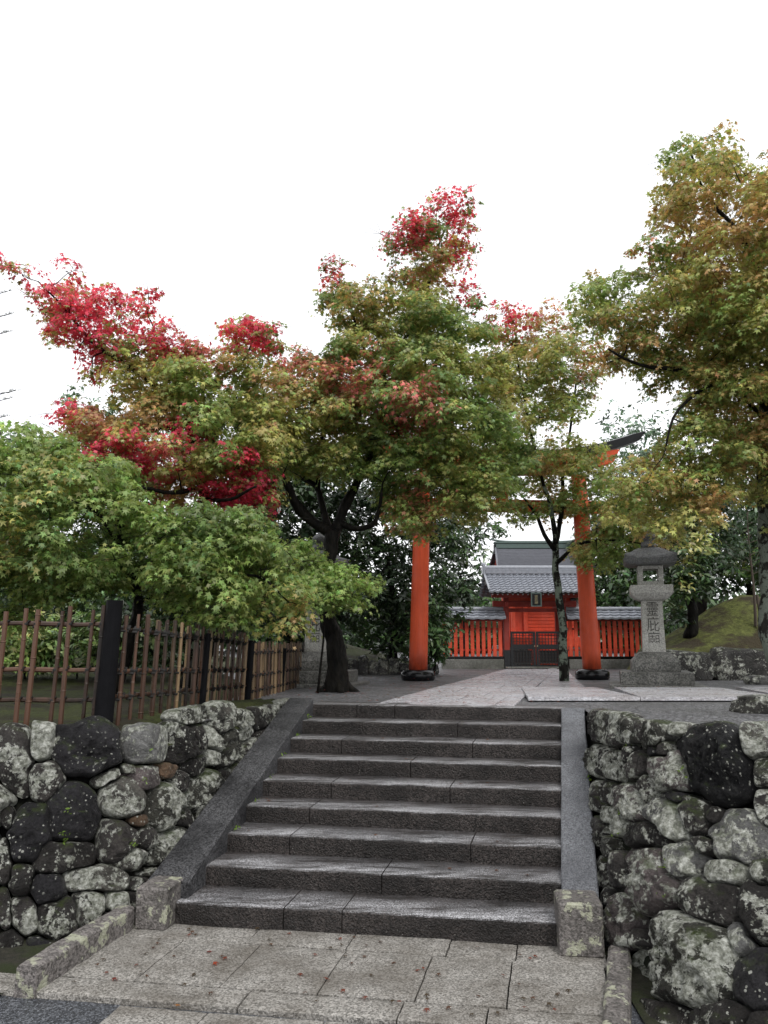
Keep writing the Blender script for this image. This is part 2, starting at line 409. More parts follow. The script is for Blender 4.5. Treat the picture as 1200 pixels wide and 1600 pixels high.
def foliage(name, root, pads, pr, n_spray, n_leaf, size, colf, mat, tmpl=STAR, spray_r=.16, flat=.42, droop=.5, polys=None, holes=(), gap=-.16, sizevar=.42, extra=None, gapz=.24):
    P = []; Q = []
    for (x, y, z, d) in pads:
        r = pr * RNG.uniform(.75, 1.25)
        if polys is not None: r = min(r, .25 + d * 1.1)
        m = max(3, int(n_spray * (r / pr) ** 2))
        q = RNG.normal(size=(m, 3)); q /= np.linalg.norm(q, axis=1, keepdims=True); q *= RNG.uniform(.15, 1, (m, 1)) ** .45
        q[:, 2] = np.where(q[:, 2] < 0, q[:, 2] * .6, q[:, 2])
        q[:, 2] -= .25 * (q[:, 0] ** 2 + q[:, 1] ** 2)
        P.append(np.array([x, y, z]) + q * np.array([r, r, r * flat])); Q.append(q)
    P = np.concatenate(P); Q = np.concatenate(Q)
    if polys is not None:
        jx = P[:, 0] + RNG.normal(0, .05, len(P)); jz = P[:, 2] + RNG.normal(0, .05, len(P))
        ok = inpoly(jx, jz, polys)
        for h in holes: ok &= ~inpoly(jx, jz, h)
        P = P[ok]; Q = Q[ok]
    g = vnoise(P, 1.9, 3) + .5 * vnoise(P, 5.0, 4)
    zr = (P[:, 2] - P[:, 2].min()) / (np.ptp(P[:, 2]) + 1e-6); gg = gap + gapz * np.clip(zr * 1.6 - .5, 0, 1); P, Q = P[g > gg], Q[g > gg]
    N = len(P) * n_leaf
    C, zc, zw = colf(P)
    th = RNG.uniform(0, 2 * pi, N); rr = spray_r * RNG.uniform(.55, 1.25, len(P)).repeat(n_leaf) * np.sqrt(RNG.uniform(0, 1, N))
    o = np.stack([rr * np.cos(th), rr * np.sin(th), RNG.normal(size=N) * spray_r * .16], 1)
    ax = RNG.normal(size=(len(P), 2)) * .25 + Q[:, :2] * .5               # each spray tips outwards
    axl = np.repeat(ax, n_leaf, 0); o[:, 2] -= (o[:, :2] * axl).sum(1) + droop * rr * rr / spray_r * .55
    pos = np.repeat(P, n_leaf, 0) + o
    nr = RNG.normal(size=(N, 3)) * .34 + np.array([0, 0, .8]) + np.concatenate([axl * 1.1, np.zeros((N, 1))], 1) + o * np.array([1, 1, 0]) * (.6 / spray_r)
    tip = o * np.array([1, 1, .2]) + RNG.normal(size=(N, 3)) * spray_r * .35 + np.array([0, 0, -spray_r * .8 * droop])
    sz = size * RNG.uniform(1 - sizevar, 1 + sizevar, N)
    col = np.repeat(C, n_leaf, 0)
    for k in range(len(zw)):
        pick = RNG.uniform(0, 1, N) < np.repeat(zw[k], n_leaf)
        col[pick] = np.array(zc[k])
    br = np.exp(RNG.normal(0, .20, len(P)))
    col = col * np.repeat(br, n_leaf)[:, None] * RNG.uniform(.78, 1.25, (N, 1)) * (1 + RNG.normal(0, .09, (N, 3)))
    return leaves_object(name, pos, nr, tip, sz, col, mat, root, tmpl)

def zone_colour(base, zones, seed=1, nz=1.0):
    """base: list of palette keys by noise; zones: (x,z,r,key,weight)"""
    def f(P):
        n = vnoise(P, .9, seed) * 1.3 + vnoise(P, 3.0, seed + 5) * .7 + RNG.normal(0, .13, len(P))
        k = np.clip((n * nz + .5) * (len(base) - 1), 0, len(base) - 1.001); i = k.astype(int); t = (k - i)[:, None]
        pal = np.array([PAL[b] for b in base])
        C = pal[i] * (1 - t) + pal[np.minimum(i + 1, len(base) - 1)] * t
        zc, zw = [], []
        for (zx, zz, r, key, w) in zones:
            d = np.hypot(P[:, 0] - zx, (P[:, 2] - zz) * 1.15) / r + .45 * vnoise(P, 2.6, seed + 9)
            zw.append(np.clip(1.5 - d * 1.1, 0, 1) * w); zc.append(PAL[key])
        return C, zc, zw
    return f

def smooth_path(pts, sub=4):
    pts = [Vector(p) for p in pts]
    if len(pts) < 3: return pts
    P = [pts[0] * 2 - pts[1]] + pts + [pts[-1] * 2 - pts[-2]]; out = []
    for i in range(1, len(P) - 2):
        for k in range(sub):
            t = k / sub; a, b, c, d = P[i - 1:i + 3]
            out.append(.5 * ((2 * b) + (c - a) * t + (2 * a - 5 * b + 4 * c - d) * t * t + (3 * b - a - 3 * c + d) * t ** 3))
    out.append(pts[-1]); return out
def limb(mb, nodes, pts, r0, r1, n=8, wob=.25, sub=4):
    pp = smooth_path(pts, sub); m = len(pp)
    for p in pp[1:-1]: p += Vector((noise.noise(p * 3), noise.noise(p * 3 + Vector((9, 0, 0))), noise.noise(p * 3 + Vector((0, 9, 0))))) * r0 * .35
    rad = [r0 + (r1 - r0) * i / (m - 1) for i in range(m)]
    mb.tube(pp, rad, n, wob=wob)
    nodes += [(p, r) for p, r in zip(pp, rad)]
def twigs(mb, nodes, pads, rmax=.045, root_z=0, k=1.0):
    nd = list(nodes)
    cen = nd[0][0]
    todo = sorted(pads, key=lambda p: min((Vector(p[:3]) - q).length for q, r in nd))
    for p in todo:
        t = Vector(p[:3]); t.z -= .05
        best = min(nd, key=lambda q: (t - q[0]).length * (1 + .6 * max(0, q[0].z - t.z)) )
        a, r = best; L = (t - a).length
        if L < .15: continue
        side = Vector((RNG.normal(), RNG.normal(), RNG.normal() * .5)) * L * .10
        m1 = a.lerp(t, .35) + side + Vector((0, 0, .04 * L)); m2 = a.lerp(t, .7) + side * .5 + Vector((0, 0, .08 * L))
        r0 = min(r * .75, rmax, .010 + .012 * L * k); r1 = .004
        pp = smooth_path([a, m1, m2, t], 3); m = len(pp)
        rad = [r0 + (r1 - r0) * i / (m - 1) for i in range(m)]
        mb.tube(pp, rad, 5, cap=False)
        nd += [(q, rr) for q, rr in list(zip(pp, rad))[2:]]
        for _ in range(3):          # fine twigs inside the pad
            e = t + Vector((RNG.normal() * .28, RNG.normal() * .28, RNG.normal() * .12 + .04))
            mb.tube([t, t.lerp(e, .5) + Vector((0, 0, .03)), e], [.0045, .003, .002], 4, cap=False)

def wp(pts, y):           # outline in the photo -> outline in the upright plane of a tree
    return [(Y(a, b, y).x, Y(a, b, y).z) for a, b in pts]
def wz(zs, y):
    out = []
    for a, b, r, key, w in zs:
        c = Y(a, b, y); out.append((c.x, c.z, r * y / F * 1.0, key, w))
    return out
def wl(pts, y, dy=None):
    return [Y(a, b, y + (dy[i] if dy else 0)) for i, (a, b) in enumerate(pts)]

# ================================================================== STAIRS
rb = Vector((1.24, 6.03, 0)); rt = Vector((2.03, 9.40, T)); lb = Vector((-1.54, 6.49, 0)); lt = Vector((-.86, 10.03, T))
NS = 9; RISE = T / NS
def nose(k):                  # front edge of step k (1..9): left and right points at its top level
    t = (k - 1) / (NS - 1)
    a = lb.lerp(Vector((lt.x, lt.y, 0)), t); b = rb.lerp(Vector((rt.x, rt.y, 0)), t)
    return Vector((a.x, a.y, k * RISE)), Vector((b.x, b.y, k * RISE))
stairs = thing('stone_staircase', 'wide wet granite staircase of nine steps climbing to the torii court', 'staircase', (0, 6.3, 0))
for k in range(1, NS + 1):
    a, b = nose(k); na, nb = nose(min(k + 1, NS)) if k < NS else (a + Vector((.08, .42, 0)), b + Vector((.08, .42, 0)))
    back_a = Vector((na.x, na.y, 0)) + (Vector((na.x, na.y, 0)) - Vector((a.x, a.y, 0))) * .06
    back_b = Vector((nb.x, nb.y, 0)) + (Vector((nb.x, nb.y, 0)) - Vector((b.x, b.y, 0))) * .06
    # worn, slightly uneven stone: a grid with a rounded nose and blocks cut by joints
    n = 72; rows = []
    prof = [(0, -RISE - .01), (.0, -.03), (.006, -.010), (.02, -.001), (.06, 0), (.35, .001), (.75, .001), (1.0, 0)]
    cuts = sorted(random.sample([i for i in range(12, 61)], 2 if k % 2 else 1))
    mb = MB(); ee = (b - a).normalized() * .05; a = a - ee; back_a = back_a - ee; b = b + ee; back_b = back_b + ee; dvec_a = back_a - Vector((a.x, a.y, 0)); dvec_b = back_b - Vector((b.x, b.y, 0))
    cs = [i / n for i in cuts]; S_ = sorted([i / n for i in range(n + 1)] + [c - .0016 for c in cs] + [c + .0016 for c in cs]); n = len(S_) - 1
    for s in S_:
        col = []
        p0 = Vector((a.x, a.y, 0)).lerp(Vector((b.x, b.y, 0)), s); d = dvec_a.lerp(dvec_b, s)
        joint = .016 if s in cs else 0
        for j, (u, z) in enumerate(prof):
            q = p0 + d * u
            q -= d.normalized() * (noise.noise(Vector((q.x * 3, q.y, k * 3.1))) * .007 + noise.noise(Vector((q.x * 19, z * 30, k * 1.1))) * .0035) * (1 if j < 5 else 0)
            zz = k * RISE + z + noise.noise(Vector((q.x * 2.1, q.y * 2, k))) * .006 + noise.noise(Vector((q.x * 14, q.y * 9, k))) * .002 - joint * (1 if j > 0 else 0)
            if joint and j < 5: q += d.normalized() * joint
            col.append((q.x, q.y, zz))
        rows.append(col)
    m = len(prof)
    mb.v = [p for c in rows for p in c]
    mb.f = [(i * m + j, (i + 1) * m + j, (i + 1) * m + j + 1, i * m + j + 1) for i in range(n) for j in range(m - 1)]
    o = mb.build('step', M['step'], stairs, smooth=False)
    at = o.data.attributes.new('tread_sheen', 'FLOAT', 'POINT'); at.data.foreach_set('value', [(.0, .4, 1, 1, 1, .75, .22, .08)[i % m] for i in range(len(mb.v))])  # painted sheen is strongest along the nose and fades toward the back
# sloping side slabs
def side_slab(a0, a1, b0, b1, lift, mat, w_drop=.5, cuts=(0, 1)):
    for c0, c1 in zip(cuts[:-1], cuts[1:]):
        mb = MB(); n = 14; rows = []
        for i in range(n + 1):
            t = c0 + (c1 - c0) * i / n
            if i == 0 and c0 > 0: t += .0015
            L = Vector(a0).lerp(Vector(a1), t); R = Vector(b0).lerp(Vector(b1), t)
            e = .010; w = (R - L).normalized()
            nz = lambda p: noise.noise(Vector(p) * 4) * .006
            row = [L + Vector((0, 0, lift - w_drop)), L + Vector((0, 0, lift - e)), L + w * e + Vector((0, 0, lift)), L.lerp(R, .5) + Vector((0, 0, lift)), R - w * e + Vector((0, 0, lift)), R + Vector((0, 0, lift - e)), R + Vector((0, 0, lift - w_drop))]
            rows.append([tuple(p + Vector((nz(p), nz(p + Vector((5, 0, 0))), nz(p + Vector((0, 5, 0)))))) for p in row])
        m = 7; mb.v = [p for r in rows for p in r]
        mb.f = [(i * m + j, i * m + j + 1, (i + 1) * m + j + 1, (i + 1) * m + j) for i in range(n) for j in range(m - 1)]
        mb.f += [tuple(range(m - 1, -1, -1)), tuple(n * m + j for j in range(m))]
        mb.build('side_slab', mat, stairs)
nsl = RISE
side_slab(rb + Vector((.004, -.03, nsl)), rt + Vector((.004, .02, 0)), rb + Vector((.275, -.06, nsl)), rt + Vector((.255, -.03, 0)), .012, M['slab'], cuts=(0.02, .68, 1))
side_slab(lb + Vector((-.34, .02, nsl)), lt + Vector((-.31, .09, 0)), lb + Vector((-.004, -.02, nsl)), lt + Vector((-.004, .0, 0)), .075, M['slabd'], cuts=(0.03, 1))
def end_block(c, d, rz):
    mb = MB(); mb.box(c, d, rz, bev=.014); mb.build('end_block', M['block'], stairs)
c = G(910, 1496, 0); end_block((c.x + .02, c.y + .17, .165), (.30, .32, .35), radians(-6))
c = G(238, 1453, 0); end_block((c.x + .005, c.y + .17, .14), (.25, .33, .30), radians(-10))

# ================================================================== WALLS
def wall_surface(st, ext=0.0, low=0.0):
    """stations (bottom, top) -> grid of points; ext stretches beyond the top"""
    out = []
    for (b, t) in st:
        b = Vector(b); t = Vector(t); out.append([b + (t - b) * s for s in (-low, .25, .5, .75, 1.0 + ext)]); 
        if ext > 0: out[-1][-1] = t + Vector(((t - b).x * .1, (t - b).y * .1, (t - b).z * ext))
    return out
def grid_faces(nr, nc, off=0): return [(i * nc + j, (i + 1) * nc + j, (i + 1) * nc + j + 1, i * nc + j + 1) for i in range(nr - 1) for j in range(nc - 1)]
LST = [((-9, 4.6, -.1), (-9.4, 5.6, 1.42)), ((-5.5, 5.3, -.1), (-5.8, 6.3, 1.42)), ((-3.2, 5.85, -.1), (-3.4, 6.75, 1.42)), ((-2.4, 6.15, -.1), (-2.5, 6.9, 1.42)),
       ((-1.98, 6.45, -.1), (-2.0, 7.2, 1.42)), ((-1.76, 7.2, .10), (-1.85, 7.75, 1.42)), ((-1.40, 8.9, .55), (-1.5, 9.0, 1.38)), ((-1.1, 10.15, .9), (-1.2, 10.2, 1.34)), ((-.95, 10.8, .9), (-1.0, 10.9, 1.33))]
RST = [((2.10, 10.3, .9), (2.12, 10.4, 1.33)), ((2.22, 9.6, .9), (2.34, 9.65, 1.35)), ((1.80, 7.8, .30), (2.09, 8.0, 1.39)), ((1.53, 6.1, -.1), (1.96, 6.6, 1.42)), ((1.56, 5.3, -.1), (2.2, 6.05, 1.44)),
       ((1.60, 4.5, -.1), (2.65, 5.65, 1.46)), ((2.3, 3.4, -.1), (3.7, 4.9, 1.46)), ((4.5, 2.0, -.1), (6.0, 3.4, 1.46)), ((12, -1, -.1), (13, .5, 1.46))]
def stone_wall(root, st, cat, shift=.0, seed=0):
    core = wall_surface(st, -.09, .12); v = [p for r in core for p in r]
    mb = MB(); nc = 5
    v2 = [p.copy() for p in v]
    back = []
    for r in core:
        q = r[-1]; back.append(q)
    for p in v2: p.y += .15; p.x += .11 * (1 if p.x > 0 else -1); p.z -= .03
    mb.v = [tuple(p) for p in v2]; mb.f = grid_faces(len(core), nc)
    mb.build('wall_core', M['joint'], root)
    ex = wall_surface(st, .35, .5); bv = BVHTree.FromPolygons([tuple(p) for r in ex for p in r], grid_faces(len(ex), nc))
    O = Vector((0, 0, H))
    PL = [None, None]
    def cast(px, py):
        h = bv.ray_cast(O, ray(px, py))
        if h[0] is None and PL[0] is not None:
            d = ray(px, py); k = PL[1].dot(d)
            if abs(k) > .15: return O + d * (PL[1].dot(PL[0] - O) / k), PL[1]
        return h[0], h[1]
    def edist(s, x, y):
        cx, cy, rx, ry, a = s[:5]; dx, dy = x - cx, y - cy; ca, sa = cos(a), sin(a)
        u = (dx * ca + dy * sa) / rx; w = (-dx * sa + dy * ca) / ry
        e = 2.2 + 1.6 * abs(sin(cx * 1.3 + cy)); return (abs(u) ** e + abs(w) ** e) ** (1 / e)
    for idx, s in enumerate(cat):
        cx, cy, rx, ry, a, kind = s; NA = 68; R = []
        near = [q for q in cat if q is not s and math.hypot(q[0] - cx, q[1] - cy) < max(rx, ry) + max(q[2], q[3]) + 20]
        for k in range(NA):
            th = 2 * pi * k / NA; ux, uy = cos(th), sin(th)
            un = edist(s, cx + ux, cy + uy); lim = 1.38 / un
            r = 1.10 / un; step = lim / 40
            q = step
            while q < lim:
                x, y = cx + ux * q, cy + uy * q; d = edist(s, x, y)
                if any(edist(o, x, y) < d for o in near): r = q; break
                q += step
            wob = 1 + .10 * noise.noise(Vector((ux * 1.6 + idx * 3.1, uy * 1.6, seed))) + .08 * noise.noise(Vector((ux * 4 + idx, uy * 4, seed + 4)))
            R.append(max(2, r * wob * .985 - .9))
        for _ in range(3): R = [(R[k - 1] + 2 * R[k] + R[(k + 1) % NA]) / 4 for k in range(NA)]
        rings = [0, .06, .12, .18, .24, .31, .38, .45, .52, .58, .64, .70, .75, .80, .85, .89, .93, .96, .98, 1.0, 1.01, .9, .5]
        PL[0] = None; c0, n0 = cast(cx, cy)
        if c0 is None: continue
        if n0.dot(ray(cx, cy)) > 0: n0 = -n0
        PL[0] = c0; PL[1] = n0; out = Vector((n0.x, n0.y, n0.z * .5)).normalized()
        e, _ = cast(cx + rx * .9, cy); e2, _ = cast(cx, cy + ry * .9)
        W = min([(q - c0).length for q in (e, e2) if q is not None] + [.5])
        Dp = min(.16, .30 * W + .015)
        ox = Vector((idx * 1.7, seed, idx * .9)); vs = []
        ok = True
        tilt = Vector((RNG.normal() * .22, RNG.normal() * .1, RNG.normal() * .22))
        planes = [(Vector((RNG.normal(), RNG.normal(), RNG.normal())).normalized(), RNG.uniform(.25, .7)) for _ in range(8)]
        for ri, rho in enumerate(rings):
            for k in range(NA if ri else 1):
                th = 2 * pi * k / NA; x = cx + cos(th) * R[k] * rho; y = cy + sin(th) * R[k] * rho
                p, _ = cast(x, y)
                if p is None: ok = False; break
                prof = max(0, 1 - rho ** 5.5) ** .6 if rho < 1 and ri < 20 else 0
                rel = p - c0
                hgt = Dp * prof + (tilt.dot(rel)) * prof * .6
                fn = abs(noise.noise(rel * (2.2 / max(W, .08)) * .35 + ox)) * .7 - abs(noise.noise(rel * 6 + ox)) * .45 - abs(noise.noise(rel * 13 + ox)) * .34 + noise.noise(rel * 27 + ox) * .13 + noise.noise(rel * 60 + ox) * .09
                hgt -= .07 * max(0, (rho - .86) / .14) ** 2 if ri < 20 else 0
                hgt += fn * (.13 if kind[0] != 'G' else .08) * (prof ** .5) * min(1, W * 5)
                for pn, pd in planes:        # flat broken facets
                    tcut = pn.dot(rel) / max(W, .05)
                    if tcut > pd: hgt -= min((tcut - pd) * W * .22, Dp * .6) * prof
                if ri >= 20: hgt = (-.10, -.18, -.26)[ri - 20]
                q = p + out * (hgt + shift - .02)
                vs.append(q)
            if not ok: break
        if not ok: continue
        fs = [(0, 1 + k, 1 + (k + 1) % NA) for k in range(NA)]
        for ri in range(1, len(rings) - 1):
            b0 = 1 + (ri - 1) * NA; b1 = 1 + ri * NA
            fs += [(b0 + k, b1 + k, b1 + (k + 1) % NA, b0 + (k + 1) % NA) for k in range(NA)]
        m = MB(); m.add(vs, fs)
        # outward faces
        o = m.build('stone', M['rock'], root, smooth=True)
        base, lich = dict(D=((.020, .019, .021), .14), G=((.17, .17, .165), .60), L=((.085, .08, .07), .84), M=((.048, .043, .040), .62),
                          B=((.12, .078, .05), .25), K=((.007, .007, .008), .08), P=((.10, .084, .082), .56), N=((.045, .044, .036), .70), S=((.030, .027, .025), .46))[kind[0]]
        j = RNG.uniform(.8, 1.25); o.color = (base[0] * j, base[1] * j, base[2] * j, lich + RNG.uniform(-.07, .07))
def conv(lst, x0, y0, s): return [(x0 + a / s, y0 + b / s, c / s, d / s, radians(e), k) for a, b, c, d, e, k in lst]
LW = conv([(45, 270, 72, 145, 0, 'M'), (150, 185, 45, 72, 8, 'L'), (330, 215, 128, 104, -8, 'D'), (555, 200, 96, 78, 0, 'G'), (700, 205, 60, 90, 10, 'S'),
    (165, 335, 78, 72, -20, 'M'), (280, 450, 98, 122, 0, 'D'), (100, 530, 84, 122, 5, 'D'), (410, 322, 62, 26, -25, 'L'), (465, 392, 86, 86, 0, 'L'),
    (567, 325, 57, 52, 0, 'P'), (485, 292, 30, 20, 0, 'L'), (630, 437, 66, 104, -8, 'N'), (450, 560, 78, 86, 10, 'M'), (520, 487, 40, 26, -10, 'B'),
    (565, 552, 38, 48, 0, 'M'), (650, 590, 62, 118, 32, 'N'), (510, 627, 58, 44, -10, 'L'), (245, 622, 125, 60, -4, 'S'), (370, 702, 128, 50, 0, 'L'),
    (75, 712, 48, 74, 12, 'S'), (172, 742, 72, 62, 0, 'D'), (92, 842, 54, 90, -12, 'M'), (220, 865, 84, 90, 0, 'S'), (345, 815, 58, 70, 0, 'M'),
    (455, 792, 52, 44, 0, 'L'), (12, 640, 28, 95, 0, 'M'), (14, 820, 30, 100, 0, 'M'), (35, 965, 66, 76, 0, 'S'), (150, 975, 70, 70, 0, 'D'), (270, 960, 60, 60, 0, 'S'),
    (482, 862, 34, 50, 0, 'M'), (550, 725, 56, 28, -10, 'M'), (-70, 300, 60, 120, 0, 'M'), (-60, 560, 60, 130, 0, 'D'), (-60, 820, 60, 130, 0, 'M'), (20, 465, 40, 60, 0, 'S'),
    (740, 92, 66, 34, -12, 'N'), (850, 100, 42, 62, 0, 'L'), (812, 190, 26, 70, -25, 'L'), (868, 205, 36, 92, 20, 'N'), (930, 128, 38, 62, 0, 'N'),
    (985, 105, 32, 46, 0, 'S'), (1035, 85, 30, 38, 10, 'M'), (1090, 48, 42, 20, -15, 'L'), (795, 385, 84, 100, 25, 'N'), (690, 335, 40, 52, 0, 'M'),
    (900, 285, 28, 62, 32, 'L'), (640, 298, 36, 34, 0, 'B'), (945, 218, 26, 56, 25, 'M'), (705, 480, 42, 50, 0, 'S'), (1000, 165, 28, 42, 20, 'M'), (735, 280, 62, 46, 0, 'S'),
    (850, 330, 36, 40, 0, 'S'), (812, 245, 24, 36, 0, 'L'), (1060, 110, 22, 30, 20, 'S'), (745, 175, 36, 60, 10, 'S'),
    (415, 860, 44, 34, 0, 'S'), (520, 780, 40, 34, 0, 'S'), (600, 690, 40, 50, 20, 'N')], 0, 1080, 2.4)
RW = conv([(640, 268, 56, 78, 8, 'N'), (752, 235, 36, 32, 0, 'L'), (905, 395, 165, 185, -16, 'K'), (1130, 275, 84, 84, 0, 'L'), (722, 432, 96, 116, -22, 'P'),
    (560, 402, 50, 62, 0, 'M'), (612, 507, 46, 66, -32, 'M'), (540, 585, 66, 92, -12, 'P'), (700, 642, 84, 98, -42, 'G'), (825, 612, 76, 92, 0, 'S'),
    (485, 665, 42, 58, 0, 'L'), (600, 712, 104, 64, 0, 'S'), (615, 925, 118, 155, -10, 'P'), (768, 842, 104, 78, 0, 'G'), (1035, 720, 152, 118, 10, 'G'),
    (955, 892, 98, 60, -8, 'L'), (470, 890, 42, 88, 0, 'M'), (485, 1105, 58, 130, 4, 'P'), (880, 1015, 136, 104, 12, 'S'), (770, 1310, 250, 225, 25, 'N'),
    (1040, 1205, 48, 92, -25, 'G'), (1130, 1050, 88, 140, 0, 'S'), (1105, 1400, 106, 170, -10, 'D'), (660, 1540, 130, 66, 10, 'S'), (950, 1545, 190, 62, -4, 'S'),
    (1150, 890, 56, 66, 0, 'N'), (1170, 590, 50, 110, 0, 'M'), (880, 765, 54, 40, 0, 'M'), (1160, 430, 46, 76, 0, 'N'), (1150, 1580, 80, 60, 0, 'S'),
    (1260, 350, 60, 120, 0, 'M'), (1270, 650, 60, 150, 0, 'S'), (1270, 1000, 70, 180, 0, 'N'), (1270, 1350, 70, 160, 0, 'M'),
    (381, 215, 26, 80, 0, 'S'), (421, 225, 24, 78, 4, 'N'), (466, 235, 32, 84, 6, 'M'), (516, 250, 32, 70, 0, 'N'), (381, 380, 20, 84, 0, 'N'), (416, 385, 24, 70, 5, 'S'),
    (456, 400, 30, 76, 8, 'N'), (391, 545, 22, 78, 0, 'M'), (431, 530, 28, 62, 4, 'S'), (398, 715, 22, 88, 0, 'S'), (426, 620, 22, 44, 0, 'N'), (398, 890, 20, 84, 0, 'M'), (426, 780, 24, 50, 0, 'N'),
    (590, 250, 26, 56, 0, 'M'), (520, 350, 30, 50, 0, 'S'), (690, 330, 34, 40, 0, 'S'), (430, 1010, 20, 50, 0, 'S'),
    (560, 1200, 30, 50, 0, 'S'), (640, 330, 30, 30, 0, 'D'), (740, 540, 60, 30, 20, 'D'), (930, 630, 40, 50, 0, 'S')], 800, 1060, 2.9625)
_r = random.Random(3)
for i in range(5):          # the walls run on past the frame
    for j in range(5): LW.append((-110 - i * 150 + _r.uniform(-20, 20) + (j % 2) * 60, 1160 + j * 92 + _r.uniform(-10, 10) + i * 8, _r.uniform(72, 92), _r.uniform(48, 60), _r.uniform(-.3, .3), _r.choice('MMSDNLG')))
for i in range(5):
    for j in range(5): RW.append((1345 + i * 190 + _r.uniform(-15, 15) + (j % 2) * 60, 1185 + j * 145 + i * (18 + j * 22) + _r.uniform(-12, 12), _r.uniform(90, 115), _r.uniform(72, 92), _r.uniform(-.3, .3), _r.choice('MMSDNLP')))
lw = thing('stone_retaining_wall', 'lichen spotted boulder wall left of the steps, under the bamboo fence', 'stone wall', (-2.6, 6.4, 0))
stone_wall(lw, LST, LW, seed=1)
rw = thing('stone_retaining_wall', 'boulder wall right of the steps with one huge black boulder on top', 'stone wall', (2.2, 5.4, 0))
stone_wall(rw, RST, RW, seed=2)

# ================================================================== GROUND
mb = MB(); g = 400
mb.add([(-g, -g, -.04), (g, -g, -.04), (g, g, -.04), (-g, g, -.04)], [(0, 1, 2, 3)])
tag(mb.build('asphalt_road', M['asphalt']), kind='structure')
front = [(-g, 5.7)] + [(t[0], t[1] + .02) for b, t in LST[:-1]] + [(lt.x, lt.y + .1), (rt.x, rt.y + .1), (rt.x + .27, rt.y + .1)] + [(t[0], t[1] + .02) for b, t in RST[1:]] + [(g, 1)]
mb = MB(); vs = [(x, y, T - .012) for x, y in front] + [(g, g, T - .012), (-g, g, T - .012)]
mb.add(vs, [tuple(range(len(vs)))])
tag(mb.build('gravel_court', M['gravel']), kind='structure')
# landing paving: slabs in courses
pv = MB(); u = Vector((sin(radians(12)), cos(radians(12)), 0)); e0 = lb.copy(); wv = (rb - lb).normalized()
def lp(s, t): return e0 + wv * s - u * t          # s along the lowest step, t towards the camera
def slab_quad(s0, s1, t0, t1, z=0.0, cracks=True, q=None):
    jt = .006 if q is None else .0025; g_ = .005; P = q or [lp(s0 + g_, t1 - g_), lp(s1 - g_, t1 - g_), lp(s1 - g_, t0 + g_), lp(s0 + g_, t0 + g_)]
    n = 9; rows = []; dz = random.uniform(-.004, .004); tx, ty = random.uniform(-.004, .004), random.uniform(-.004, .004)
    for i in range(n):
        a = P[0].lerp(P[3], i / (n - 1)); b = P[1].lerp(P[2], i / (n - 1))
        for j in range(n):
            p = a.lerp(b, j / (n - 1))
            ed = min(i, j, n - 1 - i, n - 1 - j)
            zz = z + dz + tx * (i / n - .5) + ty * (j / n - .5) + noise.noise(p * 2.7) * .004 + noise.noise(p * 11) * .0018 - (.006 if ed == 0 else 0)
            if ed == 0: p = p + Vector((noise.noise(p * 16), noise.noise(p * 16 + Vector((7, 0, 0))), 0)) * jt
            rows.append((p.x, p.y, zz))
    base = len(pv.v); pv.v += rows
    pv.f += [(base + i * n + j, base + i * n + j + 1, base + (i + 1) * n + j + 1, base + (i + 1) * n + j) for i in range(n - 1) for j in range(n - 1)]
    rim = [j for j in range(n)] + [i * n + n - 1 for i in range(1, n)] + [(n - 1) * n + j for j in range(n - 2, -1, -1)] + [i * n for i in range(n - 2, 0, -1)]
    b2 = len(pv.v); pv.v += [(rows[r][0], rows[r][1], z - .05) for r in rim]; m = len(rim)
    pv.f += [(base + rim[k], b2 + k, b2 + (k + 1) % m, base + rim[(k + 1) % m]) for k in range(m)]
def course(t0, t1, cuts, z=0):
    for a, b in zip(cuts[:-1], cuts[1:]): slab_quad(a, b, t0, t1, z)
course(-.03, .30, [-.34, .62, 1.35, 2.05, 2.52, 3.12]); 
course(.30, 1.02, [-.47, .17, .74, 1.36, 1.96, 2.50, 3.10])
course(1.02, 1.27, [-.9, .95, 1.9, 2.4, 3.13]); course(1.32, 1.8, [.25, .8, 1.5, 2.2, 3.16], -.012); course(1.8, 2.6, [.3, 1.0, 1.7, 2.4, 3.16], -.012); course(2.6, 3.4, [.3, 1.1, 1.8, 2.5, 3.16], -.012)
tag(pv.build('landing_paving', M['pave']), kind='structure')
mb = MB(); b_ = [lp(-.62, 1.22), lp(3.2, 1.22), lp(3.2, -.1), lp(-.5, -.1)]; mb.add([(p.x, p.y, -.03) for p in b_], [(0, 1, 2, 3)])
tag(mb.build('paving_bed', M['joint']), kind='structure')
mb = MB()
mb.add([(1.53, 6.1, -.025), (1.40, 3.0, -.025), (3.5, 3.0, -.025), (3.5, 6.1, -.025)], [(0, 1, 2, 3)])
mb.add([(-6.5, 5.15, -.025), (-2.42, 5.15, -.025), (-1.86, 6.6, -.025), (-6.5, 6.6, -.025)], [(0, 1, 2, 3)])
tag(mb.build('wall_foot_soil', soil_mat('foot_soil', (.012, .012, .008), (.06, .055, .04), 20, .9, .05, (.03, .04, .012))), kind='structure')
